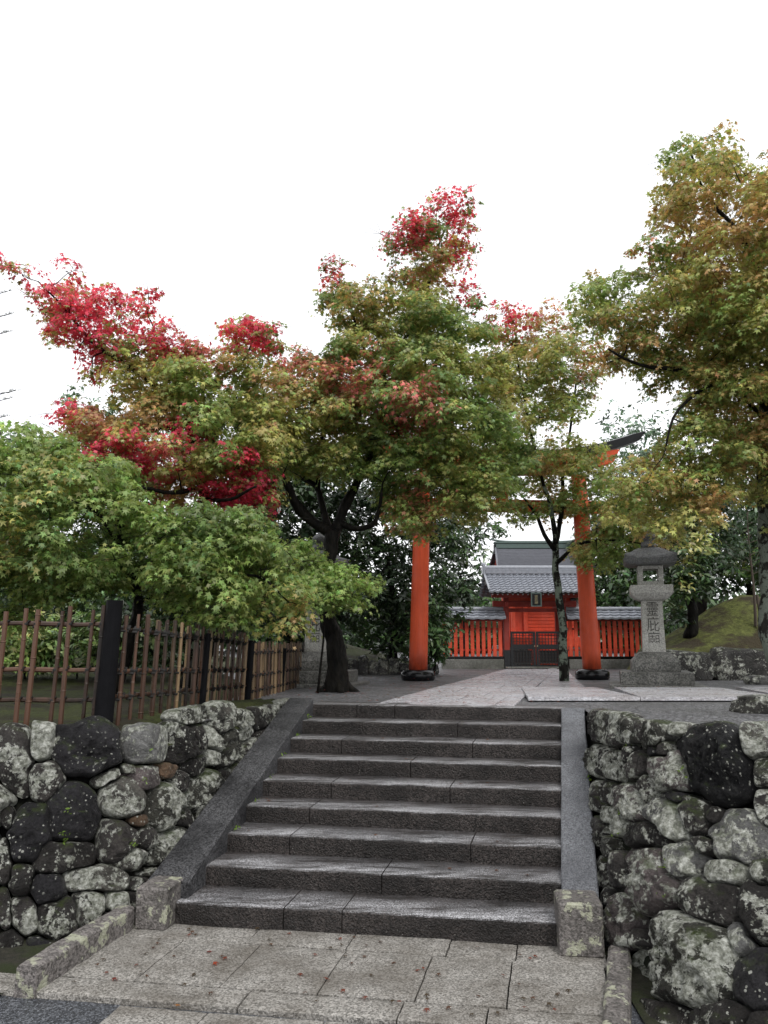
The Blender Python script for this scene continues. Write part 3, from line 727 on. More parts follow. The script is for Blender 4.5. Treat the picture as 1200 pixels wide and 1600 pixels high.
# curb stones
def curb(pts, w, h, label, mat):
    a, b = Vector(pts[0]), Vector(pts[1]); r = thing('curb_stone', label, 'curb', (a + b) / 2)
    m = MB(); n = 16; d = (b - a); L = d.length; d.normalize(); x = Vector((d.y, -d.x, 0))
    e = .016; pr = [(-w / 2, -.05), (-w / 2, h - e), (-w / 2 + e, h), (0, h + .002), (w / 2 - e, h), (w / 2, h - e), (w / 2, -.05)]
    for i in range(n + 1):
        for (q, z) in pr:
            p = a + d * (L * i / n) + x * q + Vector((0, 0, z)); p += Vector((noise.noise(p * 8), noise.noise(p * 8 + Vector((3, 3, 0))), noise.noise(p * 7 + Vector((0, 8, 8))))) * .012
            m.v.append(tuple(p))
    m.f = [(i * 7 + j, i * 7 + j + 1, (i + 1) * 7 + j + 1, (i + 1) * 7 + j) for i in range(n) for j in range(6)] + [(6, 5, 4, 3, 2, 1, 0), tuple(n * 7 + j for j in range(7))]
    o = m.build('curb_stone', mat); COL.objects.unlink(r) if False else None
    bpy.data.objects.remove(r); tag(o, label, 'curb'); return o
a = G(38, 1549, 0); b = G(188, 1452, 0)
curb([(a.x, a.y, 0), (b.x + .02, b.y + .05, 0)], .15, .145, 'low lichened curb stone at the left edge of the lower landing', M['block'])
a = G(962, 1660, 0); b = G(962, 1492, 0)
curb([(a.x, a.y, 0), (b.x + .03, b.y, 0)], .15, .06, 'long mossy curb stone at the right edge of the lower landing', M['block'])

# stone path on the court and cross slabs
pv = MB()
def quad_course(L0, L1, R0, R1, rows, cols, z, gap=.012):
    for i in range(len(rows) - 1):
        cc = cols if i % 2 == 0 else [cols[0]] + [min(cols[-1] - .08, c + .11) for c in cols[1:-1]] + [cols[-1]]
        for j in range(len(cc) - 1):
            def pt(t, s): return L0.lerp(L1, t).lerp(R0.lerp(R1, t), s)
            t0, t1, s0, s1 = rows[i], rows[i + 1], cc[j], cc[j + 1]
            P = [pt(t0 + .0003, s0 + .002), pt(t0 + .0003, s1 - .002), pt(t1 - .0003, s1 - .002), pt(t1 - .0003, s0 + .002)]
            slab_quad(0, 0, 0, 0, z, q=P)
L0 = Vector((-.15, 10.05, 0)); L1 = Vector((3.32, 22.1, 0)); R0 = Vector((1.30, 9.75, 0)); R1 = Vector((4.45, 22.1, 0))
quad_course(L0, L1, R0, R1, [0] + sorted([i / 14 + random.uniform(-.01, .01) for i in range(1, 14)]) + [1], [0, .26, .5, .76, 1], T + .006)
quad_course(R0 + Vector((.02, 0, 0)), R1 + Vector((.02, 0, 0)), R0 + Vector((.24, -.04, 0)), R1 + Vector((.24, 0, 0)), [i / 8 for i in range(9)], [0, 1], T + .02)
tag(pv.build('stone_path', M['path']), kind='structure')
pv = MB()
for a_, b_ in ((1.85, 3.3), (3.3, 5.2), (5.2, 7.6), (7.6, 10.5), (10.5, 14)):
    slab_quad(0, 0, 0, 0, T + .055, q=[Vector((a_ + .005, 10.55, 0)), Vector((b_ - .005, 10.55, 0)), Vector((b_ - .005, 12.8, 0)), Vector((a_ + .3, 12.8, 0))])
slab_quad(0, 0, 0, 0, T + .008, q=[Vector((2.35, 12.82, 0)), Vector((3.2, 12.82, 0)), Vector((4.9, 22, 0)), Vector((4.62, 22, 0))])
tag(pv.build('cross_paving', M['path']), kind='structure')

# mossy ground: height fields that dip under the court at their rim
def heightfield(name, x0, x1, y0, y1, step, f, mat, lo=None):
    nx = int((x1 - x0) / step) + 1; ny = int((y1 - y0) / step) + 1; m = MB()
    for j in range(ny):
        for i in range(nx):
            x = x0 + i * step; ya = lo(x) if lo else y0; y = ya + (y1 - ya) * j / (ny - 1); m.v.append((x, y, f(x, y)))
    m.f = [(j * nx + i, j * nx + i + 1, (j + 1) * nx + i + 1, (j + 1) * nx + i) for j in range(ny - 1) for i in range(nx - 1)]
    return tag(m.build(name, mat, smooth=True), kind='structure')
def sm(e0, e1, x):
    t = max(0, min(1, (x - e0) / (e1 - e0))); return t * t * (3 - 2 * t)
def wall_top_y(x):
    P = [t for b, t in LST]
    for a, b in zip(P[:-1], P[1:]):
        if a[0] <= x <= b[0]: return a[1] + (b[1] - a[1]) * (x - a[0]) / (b[0] - a[0])
    return 5.6
def garden(x, y):
    # right rim of the garden follows the fence
    rim = -1.75 - .0 * y + .12 * sin(y) if y > 10.4 else -1.0 - .95 * sm(10.4, 7.2, y) * 1.05
    if y > 13: rim = -1.7 - (y - 13) * .35
    e = sm(0, .35, rim - x)
    h = T - .10 + e * .15 * sm(-.1, .45, y - wall_top_y(x)) - .06 * sm(.3, -.1, y - wall_top_y(x)) + sm(0, 9, y - 8) * sm(-2, -9, x) * .5 + (noise.noise(Vector((x * .7, y * .7, 0))) * .06 + noise.noise(Vector((x * 2.5, y * 2.5, 3))) * .025) * e
    return h
heightfield('moss_garden', -26, -1.25, 5.6, 30, .15, garden, M['moss'], lambda x: wall_top_y(x) - .06)
def bank(x, y):
    d = math.hypot((x + 1.6) / 3.2, (y - 22.0) / 3.6)
    return T - .15 + .95 * max(0, 1 - d) ** .8 + noise.noise(Vector((x * 1.3, y * 1.3, 8))) * .05
heightfield('mossy_bank', -6, 2.2, 18, 26.5, .2, bank, M['moss'])
def mound(x, y):
    xx = x - max(0, y - 18.5) * .5; e = sm(15.9, 18.6, y) * sm(5.3, 8.4, xx)
    return T - .2 + .70 * sm(16.1, 16.7, y) * sm(5.2, 5.9, xx) + 1.25 * e + (noise.noise(Vector((x * .9, y * .9, 8))) * .12 + noise.noise(Vector((x * 2.4, y * 2.4, 8))) * .06) * e + noise.noise(Vector((x * 5, y * 5, 1))) * .035
heightfield('mossy_mound', 4.8, 30, 15.5, 42, .25, mound, M['mossb'])

# ------------------------------------------------------------------ boulders
def boulder(loc, dims, seed, name, parent, mat, col, sq=.55, rz=0):
    m = MB(); nu, nv = 26, 16; R = Matrix.Rotation(rz, 3, 'Z')
    for j in range(nv + 1):
        ph = -pi / 2 + pi * j / nv
        for i in range(nu):
            th = 2 * pi * i / nu; d = Vector((cos(th) * cos(ph), sin(th) * cos(ph), sin(ph)))
            s = Vector((math.copysign(abs(d.x) ** sq, d.x), math.copysign(abs(d.y) ** sq, d.y), math.copysign(abs(d.z) ** sq, d.z)))
            s *= 1 + .16 * noise.noise(d * 1.7 + Vector((seed * 3, 0, 0))) + .08 * noise.noise(d * 4 + Vector((seed, 5, 0))) + .03 * noise.noise(d * 10)
            m.v.append(tuple(R @ Vector((s.x * dims[0] / 2, s.y * dims[1] / 2, s.z * dims[2] / 2)) + Vector(loc)))
    m.f = [(j * nu + i, j * nu + (i + 1) % nu, (j + 1) * nu + (i + 1) % nu, (j + 1) * nu + i) for j in range(nv) for i in range(nu)]
    o = m.build(name, mat, parent, smooth=True); o.color = col; return o
ew = thing('boulder_edging', 'row of big dark boulders holding up the mossy mound, right of the lantern', 'stone edging', (8.5, 16.6, T))
x = 5.5; i = 0
for w_, h_ in ((1.0, .62), (1.35, .66), (.95, .66), (1.3, .62), (1.1, .7), (1.5, .6), (1.2, .7), (1.4, .6)):
    boulder((x + w_ / 2, 16.3 + .1 * sin(i * 2), T + h_ / 2 - .08), (w_ * 1.04, .7, h_ * 1.1), i + 3, 'stone', ew, M['rock'], (.045, .043, .04, .48), .5); x += w_; i += 1
ew = thing('stone_edging', 'low row of upright pale rocks below the shaded bank behind the maple trunk', 'stone edging', (-.4, 19.3, T))
for i in range(17):
    px_ = 428 + i * 13; p = G(px_, 1050 + (i - 8) * -.9, T); p = Vector((p.x, 19.2 - abs(i - 8) * .02, T)); hh = .56 - .015 * i + .06 * sin(i * 2.3)
    boulder((-2.6 + i * .235, 18.6 + i * .03, T + hh / 2 - .06), (.25, .3, hh), i + 20, 'stone', ew, M['rock'], (.11, .11, .11, .50), .6)
p = G(1190, 1112, T)
o = boulder((p.x + .35, p.y + .1, T + .05), (1.25, .55, .26), 51, 'boulder', None, M['rock'], (.05, .048, .042, .55), .6)
tag(o, 'flat mossy rock lying on gravel behind the right boulder wall', 'rock')
p = G(1185, 1068, T)
o = boulder((p.x, p.y, T + .05), (.5, .35, .2), 53, 'boulder', None, M['rock'], (.09, .09, .085, .5), .7)
tag(o, 'small loose grey rock at the foot of the boulder edging', 'rock')

# ================================================================== BAMBOO FENCE
def fence():
    P0 = Vector((-9.0, 6.1, 1.42)); P1 = Vector((-2.42, 7.12, 1.42)); 
    P2 = G(385, 1092, T); P2 = Vector((P2.x, P2.y, T)); P2 = Vector((-1.80, 10.7, 1.36)); P3 = Vector((-1.40, 14.6, T))
    f = thing('bamboo_fence', 'weathered reddish bamboo lattice fence on the left wall top', 'fence', P1)
    segs = [(P0, P1, 2.40, 2.40, 0), (P1, P2, 2.37, 2.20, 1), (P2, P3, 2.08, 2.07, 2)]
    for a, b, ta, tb, si in segs:
        d = b - a; L = Vector((d.x, d.y, 0)).length; dn = Vector((d.x, d.y, 0)).normalized(); nrm = Vector((dn.y, -dn.x, 0))
        if nrm.y > 0: nrm = -nrm
        def at(s, z=None):
            t = s / L; q = a.lerp(b, t); return q
        hts = (0.86, .46, .20) if si == 0 else ((.86, .46, .22) if si == 1 else (.84, .42, .14))
        for hf in hts:
            m = MB(); za = a.z + (ta - a.z) * hf; zb = b.z + (tb - b.z) * hf; n = 26; pts = []; rad = []
            for i in range(n + 1):
                q = a.lerp(b, i / n); pts.append(Vector((q.x, q.y, za + (zb - za) * i / n + .006 * sin(i * 1.7)))); rad.append(.0195 + (.004 if i % 3 == 0 else 0))
            m.tube(pts, rad, 7); m.build('rail', M['bamboo'], f)
        # uprights
        s = L - .09 if si == 0 else .10
        pos = []
        if si == 0:
            k = 0
            while s > 0: pos += [s, s - .085]; s -= .265 + .015 * sin(k * 2); k += 1
            pos = pos[:22]
        else:
            while s < L - .05: pos.append(s); s += (.098 if si == 1 else .104) + RNG.uniform(-.03, .03)
        for k, s in enumerate(pos):
            q = a.lerp(b, s / L); z1 = ta + (tb - ta) * s / L + RNG.uniform(-.035, .03); sd = 1 if (k % 2) else -1
            off = nrm * (.030 * (1 if si == 0 else sd)); lean = dn * RNG.uniform(-.015, .02) + (Vector((.035, 0, 0)) if si < 2 else Vector((0, 0, 0)))
            m = MB(); r = RNG.uniform(.018, .025) if si == 0 else RNG.uniform(.014, .026)
            z0 = q.z - .06; n = 14; pts = []; rad = []; nj = RNG.uniform(0, .25)
            for i in range(n + 1):
                pts.append(Vector((q.x, q.y, z0 + (z1 - z0) * i / n)) + off + lean * (i / n))
                rad.append(r * (1.0 - .12 * i / n))
            # raised nodes
            P_, R_ = [], []
            z = 0
            for i in range(n + 1):
                P_.append(pts[i]); R_.append(rad[i])
                if i < n and (i + int(nj * 20)) % 5 == 2:
                    e = (pts[i + 1] - pts[i])
                    P_ += [pts[i] + e * .3, pts[i] + e * .38, pts[i] + e * .46]; R_ += [rad[i], rad[i] * 1.22, rad[i] * .98]
            m.tube(P_, R_, 8); m.build('upright', M['bamboo_y' if (si == 2 and k % 3 != 0) or (si == 1 and k > 4 and k % 5 in (1, 3)) else 'bamboo'], f)
        m = MB()
        for k, s in enumerate(pos):
            q = a.lerp(b, s / L); sd = 1 if (k % 2) else -1; off = nrm * (.018 * (1 if si == 0 else sd))
            for hf in hts:
                z = (a.z + (ta - a.z) * hf) * (1 - s / L) + (b.z + (tb - b.z) * hf) * s / L
                lean = (Vector((.035, 0, 0)) if si < 2 else Vector((0, 0, 0))) * hf
                c = Vector((q.x, q.y, z)) + off + lean
                m.box(c, (.034, .062, .030), math.atan2(dn.y, dn.x), bev=.008)
                m.bar(c - dn * .028 + Vector((0, 0, -.03)), c + dn * .028 + Vector((0, 0, .03)), .048, .010)
        m.build('lashings', M['lash'], f)['kind'] = 'stuff'
    for (q, top, r0) in ((P1 + Vector((.0, -.04, 0)), 2.47, .074), (P2, 2.12, .048), ((P1 + P2) / 2 + Vector((.1, .12, 0)), 2.2, .032), (P3, 1.98, .055), (P0, 2.45, .1), (P2.lerp(P3, .5), 2.0, .035)):
        m = MB(); pts = [Vector((q.x, q.y, q.z - .1)) + Vector((.05, 0, 0)) * i / 8 + Vector((0, 0, (top - q.z + .1) * i / 8)) for i in range(9)]
        m.tube(pts, [r0 * (1.12 - .16 * i / 8) for i in range(9)], 18, wob=.06); m.build('post', M['char'], f, smooth=False)
fence()

# ================================================================== TORII
def torii():
    bl = G(653, 1063, T) ; br = G(925, 1060, T)
    yl, yr = 16.1, 16.5
    BL = Vector((Y(653, 1040, yl).x, yl, T)); BR = Vector((Y(925, 1040, yr).x, yr, T))
    c = (BL + BR) / 2; d = (BR - BL); S = d.length; d.normalize(); n = Vector((d.y, -d.x, 0))
    t = thing('torii_gate', 'tall vermilion torii with black stone footings and a dark upswept cap', 'torii gate', c)
    ztop = 5.55; ins = .13
    def on(s, z, o=0): return Vector((c.x, c.y, 0)) + d * s + n * o + Vector((0, 0, z))
    for s in (-1, 1):
        m = MB(); pts = [on(s * (S / 2 - ins * i / 10), T + .10 + (ztop - T - .1) * i / 10) for i in range(11)]
        m.tube(pts, [.185 - .03 * i / 10 for i in range(11)], 28); m.build('pillar', M['red'], t, smooth=True)
        m = MB(); q = on(s * S / 2, T); m.lathe(q, [(.30, -.03), (.335, .02), (.345, .08), (.335, .14), (.29, .185), (.22, .20), (.19, .20)], 28)
        m.build('footing', M['black'], t, smooth=True)
    # tie beam
    m = MB(); m.bar(on(-S / 2 - .55, 4.86), on(S / 2 + .55, 4.86), .14, .26, bev=.012); m.build('tie_beam', M['red'], t)
    for s in (-1, 1):
        for k in (-1, 1):
            m = MB(); a_ = on(s * (S / 2 - .1 + k * .20), 4.93); m.box(a_, (.10, .20, .09), math.atan2(d.y, d.x), bev=.01); m.build('wedge', M['red'], t)
    m = MB(); m.bar(on(0, 4.99), on(0, 5.50), .26, .10, up=(0, 1, 0), bev=.01); m.build('centre_strut', M['red'], t)
    # curved lintel (red) and cap (dark)
    HL = S / 2 + 1.18
    def curve(s): return .50 * abs(s / HL) ** 2.4
    def beam(z0, z1, hw0, hw1, half, name, mat, peak=0):
        m = MB(); nn = 40
        for i in range(nn + 1):
            s = -half + 2 * half * i / nn; cz = curve(s); sh = 0.0
            ex = (z1 - z0) * .5 * (1 if s > 0 else -1) * (1 if i in (0, nn) else 0)
            prof = [(-hw0, z0), (hw0, z0), (hw1, z1 - peak), (0, z1), (-hw1, z1 - peak)]
            for (o, z) in prof: m.v.append(tuple(on(s + (ex if z > z0 else 0), z + cz, o)))
        q = 5; m.f = [(i * q + j, i * q + (j + 1) % q, (i + 1) * q + (j + 1) % q, (i + 1) * q + j) for i in range(nn) for j in range(q)]
        m.f += [(0, 1, 2, 3, 4), tuple(nn * q + j for j in (4, 3, 2, 1, 0))]; m.build(name, mat, t)
    beam(5.52, 5.80, .13, .15, HL - .58, 'lintel', M['red'])
    beam(5.802, 6.02, .17, .27, HL, 'cap', M['kasagi'], .05)
torii()

# ================================================================== LANTERNS
def text_mesh(txt, size, depth):
    cu = bpy.data.curves.new('lettering', 'FONT'); cu.body = txt; cu.size = size; cu.extrude = depth; cu.align_x = 'CENTER'; cu.align_y = 'CENTER'
    cu.space_line = .95; cu.offset = -size * .006
    o = bpy.data.objects.new('lettering', cu); COL.objects.link(o); bpy.context.view_layer.update()
    me = bpy.data.meshes.new_from_object(o.evaluated_get(bpy.context.evaluated_depsgraph_get()))
    bpy.data.objects.remove(o); vs = [v.co.copy() for v in me.vertices]; fs = [tuple(p.vertices) for p in me.polygons]; return vs, fs
KAN = text_mesh('靈\n庇\n廟', .24, .003)
def put_text(kan, c, name, mat, parent, rz=0, sx=1, sz=1):
    m = MB(); R = Matrix.Rotation(rz, 3, 'Z'); ys = [v.y for v in kan[0]]; my = (max(ys) + min(ys)) / 2
    m.add([R @ Vector((v.x * sx, -v.z, (v.y - my) * sz)) + Vector(c) for v in kan[0]], kan[1]); return m.build(name, mat, parent)
def lantern(label):
    c = Vector((4.62, 13.9, T)); rz = radians(-15); t = thing('stone_lantern', label, 'stone lantern', c, 'stone lanterns flanking the approach')
    B = lambda name, mat, f, **k: (lambda m: (f(m), m.build(name, mat, t, **k))[1])(MB())
    B('ground_slab', M['lantd'], lambda m: m.frustum(c, [(.76, .70, -.03), (.76, .70, .03), (.74, .68, .045)], rz))
    B('plinth', M['lantd'], lambda m: m.frustum(c, [(.57, .55, .048), (.575, .555, .10), (.575, .555, .235), (.56, .54, .25)], rz))
    B('base', M['lantd'], lambda m: m.frustum(c, [(.385, .38, .252), (.39, .385, .29), (.385, .38, .42), (.35, .34, .46), (.28, .28, .535), (.25, .25, .56), (.205, .205, .575)], rz))
    B('shaft', M['lant'], lambda m: m.frustum(c, [(.185, .185, .576), (.175, .175, 1.0), (.168, .168, 1.44)], rz))
    put_text(KAN, c + Matrix.Rotation(rz, 3, 'Z') @ Vector((0, -.1785, 1.04)), 'inscription', M['ink'], t, rz, .9, 1.12)
    B('platform', M['lant'], lambda m: m.frustum(c, [(.20, .20, 1.442), (.26, .26, 1.47), (.32, .32, 1.53), (.34, .34, 1.56), (.345, .345, 1.57), (.345, .345, 1.685), (.335, .335, 1.70)], rz))
    def fire(m):
        R = Matrix.Rotation(rz, 3, 'Z')
        for x in (-1, 1):
            for y in (-1, 1): m.box(c + R @ Vector((x * .165, y * .165, 1.87)), (.085, .085, .34), rz, bev=.006)
        for x, y, w, d_ in ((0, -.165, .245, .07), (0, .165, .245, .07), (-.165, 0, .07, .245), (.165, 0, .07, .245)):
            m.box(c + R @ Vector((x, y, 1.735)), (w, d_, .066), rz); m.box(c + R @ Vector((x, y, 2.01)), (w, d_, .058), rz)
    B('fire_box', M['lant'], fire)
    # curved roof: square rings with corners swept up
    def roof(m):
        R = Matrix.Rotation(rz, 3, 'Z'); n = 12
        rings = [(r_ * .93, z_, u_, e_) for r_, z_, u_, e_ in [(.36, 2.045, .0, 0), (.44, 2.055, .02, 0), (.455, 2.075, .05, 1), (.455, 2.155, .07, 1), (.43, 2.185, .06, 0), (.34, 2.245, .022, 0), (.25, 2.315, .006, 0), (.18, 2.35, 0, 0), (.13, 2.36, 0, 0)]]
        for r, z, up, _ in rings:
            for side in range(4):
                for k in range(n):
                    s = -1 + 2 * k / n; p = Vector((s, -1, 0)); p = Matrix.Rotation(side * pi / 2, 3, 'Z') @ p
                    m.v.append(tuple(R @ Vector((p.x * r, p.y * r, z + up * abs(s) ** 3)) + c))
        q = 4 * n; m.f += [(i * q + j, i * q + (j + 1) % q, (i + 1) * q + (j + 1) % q, (i + 1) * q + j) for i in range(len(rings) - 1) for j in range(q)]
        m.f.append(tuple(range(q - 1, -1, -1))); m.f.append(tuple((len(rings) - 1) * q + j for j in range(q)))
    B('roof', M['lantr'], roof)
    B('finial', M['lantr'], lambda m: m.lathe(c, [(.12, 2.362), (.13, 2.38), (.132, 2.42), (.115, 2.46), (.075, 2.475), (.07, 2.49), (.12, 2.52), (.132, 2.56), (.12, 2.60), (.075, 2.645), (.03, 2.665), (.012, 2.70)], 18), smooth=True)
    return t
def copy_thing(t, loc):
    c = t.copy(); COL.objects.link(c); c.location = loc
    for ch in list(t.children):
        d = ch.copy(); COL.objects.link(d); d.parent = c
    return c
lan = lantern('tall granite lantern with carved characters right of the torii')
q = copy_thing(lan, (-1.17, 14.35, T)); q['label'] = 'granite lantern half hidden behind the maple trunk and its leaves'

# ================================================================== SHRINE GATE, FENCES, HALL
GX, GY = 4.22, 22.6
def tiled_roof(m, x0, x1, y_e, z_e, y_r, z_r, cols, rows, amp=.022, curve=.0, under=True):
    """eave (y_e,z_e) to ridge (y_r,z_r), wavy pantile grid with stepped courses"""
    nu = cols * 6; L = math.hypot(y_r - y_e, z_r - z_e)
    ny, nz = -(z_r - z_e) / L, (y_r - y_e) / L
    if nz < 0: ny, nz = -ny, -nz
    base = len(m.v); cnt = 0
    for r in range(rows):
        for e in (0, 1):
            t = (r + (0 if e == 0 else .995)) / rows
            for i in range(nu + 1):
                x = x0 + (x1 - x0) * i / nu; ph = (i % 6) / 6
                w = amp * (cos(2 * pi * ph) * .7 + cos(4 * pi * ph) * .15)
                h = w + (.030 if e == 0 else .0)
                z = z_e + (z_r - z_e) * t - curve * sin(pi * t)
                y = y_e + (y_r - y_e) * t
                m.v.append((x, y + ny * h, z + nz * h))
            cnt += 1
    q = nu + 1
    for a in range(cnt - 1):
        m.f += [(base + a * q + i, base + a * q + i + 1, base + (a + 1) * q + i + 1, base + (a + 1) * q + i) for i in range(nu)]
    # closing lip at the eave
    b2 = len(m.v)
    for i in range(q):
        v = m.v[base + i]; m.v.append((v[0], v[1] + .01, v[2] - .05))
    m.f += [(b2 + i, b2 + i + 1, base + i + 1, base + i) for i in range(nu)]
def gate():
    t = thing('shrine_gate', 'small red shrine gate with grey tiled roof and barred black doors', 'gate', (GX, GY, T))
    hw = .80
    for s in (-1, 1):
        m = MB(); m.box((GX + s * hw, GY, T + 1.0), (.15, .15, 1.92), bev=.01); m.build('post', M['redd'], t)
        m = MB(); m.box((GX + s * hw, GY, T + .25), (.17, .17, .5), bev=.008); m.build('post_shoe', M['iron'], t)
        m = MB(); m.box((GX + s * (hw + .02), GY + .9, T + .9), (.12, .12, 1.7), bev=.01); m.build('rear_post', M['redd'], t)
        m = MB(); m.box((GX + s * (hw + .0), GY + .45, T + 1.75), (.09, 1.5, .12)); m.build('bracket', M['redd'], t)
    m = MB(); m.box((GX, GY, T + 1.78), (2.34, .13, .16), bev=.01); m.box((GX, GY, T + 1.60), (1.45, .10, .10)); m.box((GX, GY - .42, T + 1.98), (2.5, .10, .10)); m.build('lintel', M['redd'], t)
    m = MB(); m.box((GX, GY + .02, T + 1.91), (1.5, .06, .10)); m.build('frieze_board', M['red2'], t)
    m = MB()
    for i in range(19):
        x = GX - 1.25 + i * 2.5 / 18; m.bar((x, GY - .62, T + 2.02), (x, GY + .3, T + 2.42), .045, .05)
    m.build('rafters', M['redd'], t)
    m = MB()
    for i in range(19):
        x = GX - 1.25 + i * 2.5 / 18; m.box((x, GY - .632, T + 2.012), (.035, .012, .04))
    m.build('rafter_tips', M['white'], t)
    m = MB(); tiled_roof(m, GX - 1.36, GX + 1.36, GY - .72, T + 2.08, GY + .42, T + 2.66, 17, 8); tiled_roof(m, GX - 1.36, GX + 1.36, GY + 1.56, T + 2.08, GY + .42, T + 2.66, 17, 8)
    m.build('tile_roof', M['tile'], t)
    m = MB(); m.bar((GX - 1.34, GY - .66, T + 2.05), (GX + 1.34, GY - .66, T + 2.05), .05, .05); m.box((GX, GY + .42, T + 2.45), (2.6, .5, .2)); m.build('eave_board', M['dark'], t)
    m = MB(); m.box((GX, GY + .42, T + 2.70), (2.6, .20, .09)); m.box((GX, GY + .42, T + 2.775), (2.64, .14, .05)); m.tube([(GX - 1.34, GY + .42, T + 2.83), (GX + 1.34, GY + .42, T + 2.83)], .065, 12); m.build('ridge', M['tile'], t)
    for s in (-1, 1):
        m = MB(); m.box((GX + s * 1.36, GY + .42, T + 2.76), (.07, .30, .26), bev=.02); m.lathe((GX + s * 1.36, GY + .42, T + 2.86), [(.03, 0), (.07, .06), (.03, .12)], 10); m.build('ridge_end_tile', M['tile'], t)
        m = MB(); m.tube([(GX + s * 1.34, GY - .70, T + 2.14), (GX + s * 1.34, GY + .42, T + 2.70)], .028, 8); m.build('verge_tiles', M['tile'], t)
    m = MB(); m.box((GX - .08, GY - .72, T + 1.86), (.25, .03, .34), rot=Matrix.Rotation(radians(8), 3, 'X')); pq = m.build('plaque', M['iron'], t)
    m = MB()
    for x, z, w, h in ((0, .175, .29, .03), (0, -.175, .29, .03), (-.13, 0, .03, .32), (.13, 0, .03, .32)):
        m.box((GX - .08 + x, GY - .745, T + 1.86 + z), (w, .03, h), rot=Matrix.Rotation(radians(4), 3, 'X'))
    m.build('plaque_frame', M['copper'], pq)
    k2 = [(Vector((v.x, v.y, v.z))) for v in KAN[0]]; put_text((k2, KAN[1]), (GX - .08, GY - .752, T + 1.86), 'plaque_lettering', M['gold'], pq, 0, .42, .36)
    # two barred door leaves
    for s in (-1, 1):
        x0, x1 = (GX - .70, GX - .012) if s < 0 else (GX + .012, GX + .70); m = MB(); z0, z1 = T + .05, T + .98; yy = GY - .05
        for z in (z0, z0 + .50, z1): m.box(((x0 + x1) / 2, yy, z), (x1 - x0, .045, .06))
        m.box(((x0 + x1) / 2, yy, z0 + .56), (x1 - x0, .04, .09))
        for x in (x0 + .03, x1 - .03): m.box((x, yy, (z0 + z1) / 2), (.06, .05, z1 - z0 + .06))
        d = m.build('door', M['iron'], t)
        m = MB()
        for i in range(1, 8): m.box((x0 + (x1 - x0) * i / 8, yy + .005, (z0 + z1) / 2), (.018, .02, z1 - z0))
        for i in range(1, 11): m.box(((x0 + x1) / 2, yy + .008, z0 + (z1 - z0) * i / 11), (x1 - x0, .018, .016))
        m.build('grille', M['iron'], d)
        m = MB(); m.box(((x0 + x1) / 2, yy + .03, z0 + .26), (x1 - x0 - .2, .01, .36)); m.build('mesh_panel', M['dark'], d)
        m = MB(); m.box((GX + s * .04, yy - .03, z0 + .56), (.03, .02, .03)); m.build('latch', M['gold'], d)
    m = MB(); m.box((GX, GY, T + .02), (1.75, .3, .05), bev=.01); m.build('threshold', M['conc'], t)
gate()
def picket(x0, x1, label):
    t = thing('picket_fence', label, 'fence', ((x0 + x1) / 2, GY, T)); L = x1 - x0; cx = (x0 + x1) / 2
    m = MB(); m.box((cx, GY + .02, T + .11), (L, .34, .27), bev=.015); m.build('concrete_base', M['conc'], t)
    m = MB(); m.box((cx, GY, T + .285), (L, .16, .075)); m.build('sill', M['black'], t)
    n = int(L / .152)
    for i in range(n):
        x = x0 + .08 + (L - .16) * i / (n - 1); m = MB(); m.box((x, GY - .02, T + .82), (.098, .035, .99), bev=.004); m.build('picket', M['red2'], t)
    m = MB()
    for z in (.50, 1.08): m.box((cx, GY + .03, T + z), (L, .05, .06))
    m.box((cx, GY + .0, T + 1.33), (L, .12, .07)); m.build('rails', M['redd'], t)
    m = MB()
    for i in range(n):
        x = x0 + .08 + (L - .16) * (i + .5) / (n - 1)
        m.box((x, GY + .062, T + 1.08), (.03, .01, .03))
    m.build('nail_heads', M['white'], t)
    m = MB()
    k = int(L / .22); tiled_roof(m, x0 - .05, x1 + .05, GY - .30, T + 1.37, GY, T + 1.60, k, 3, .016); tiled_roof(m, x0 - .05, x1 + .05, GY + .30, T + 1.37, GY, T + 1.60, k, 3, .016)
    m.build('tile_coping', M['tile'], t)
    m = MB(); m.tube([(x0 - .05, GY, T + 1.64), (x1 + .05, GY, T + 1.64)], .055, 10)
    for i in range(int(L / .3) + 1): m.tube([(x0 + i * .3, GY, T + 1.64), (x0 + i * .3 + .03, GY, T + 1.64)], .066, 10)
    m.build('ridge', M['tile'], t)
    m = MB(); m.box((cx, GY, T + 1.355), (L, .5, .03)); m.build('soffit', M['dark'], t)
picket(Y(690, 1000, GY).x, GX - .90, 'red picket fence with tiled coping running left from the shrine gate')
picket(GX + .90, 7.45, 'red picket fence with tiled coping between shrine gate and stone lantern')
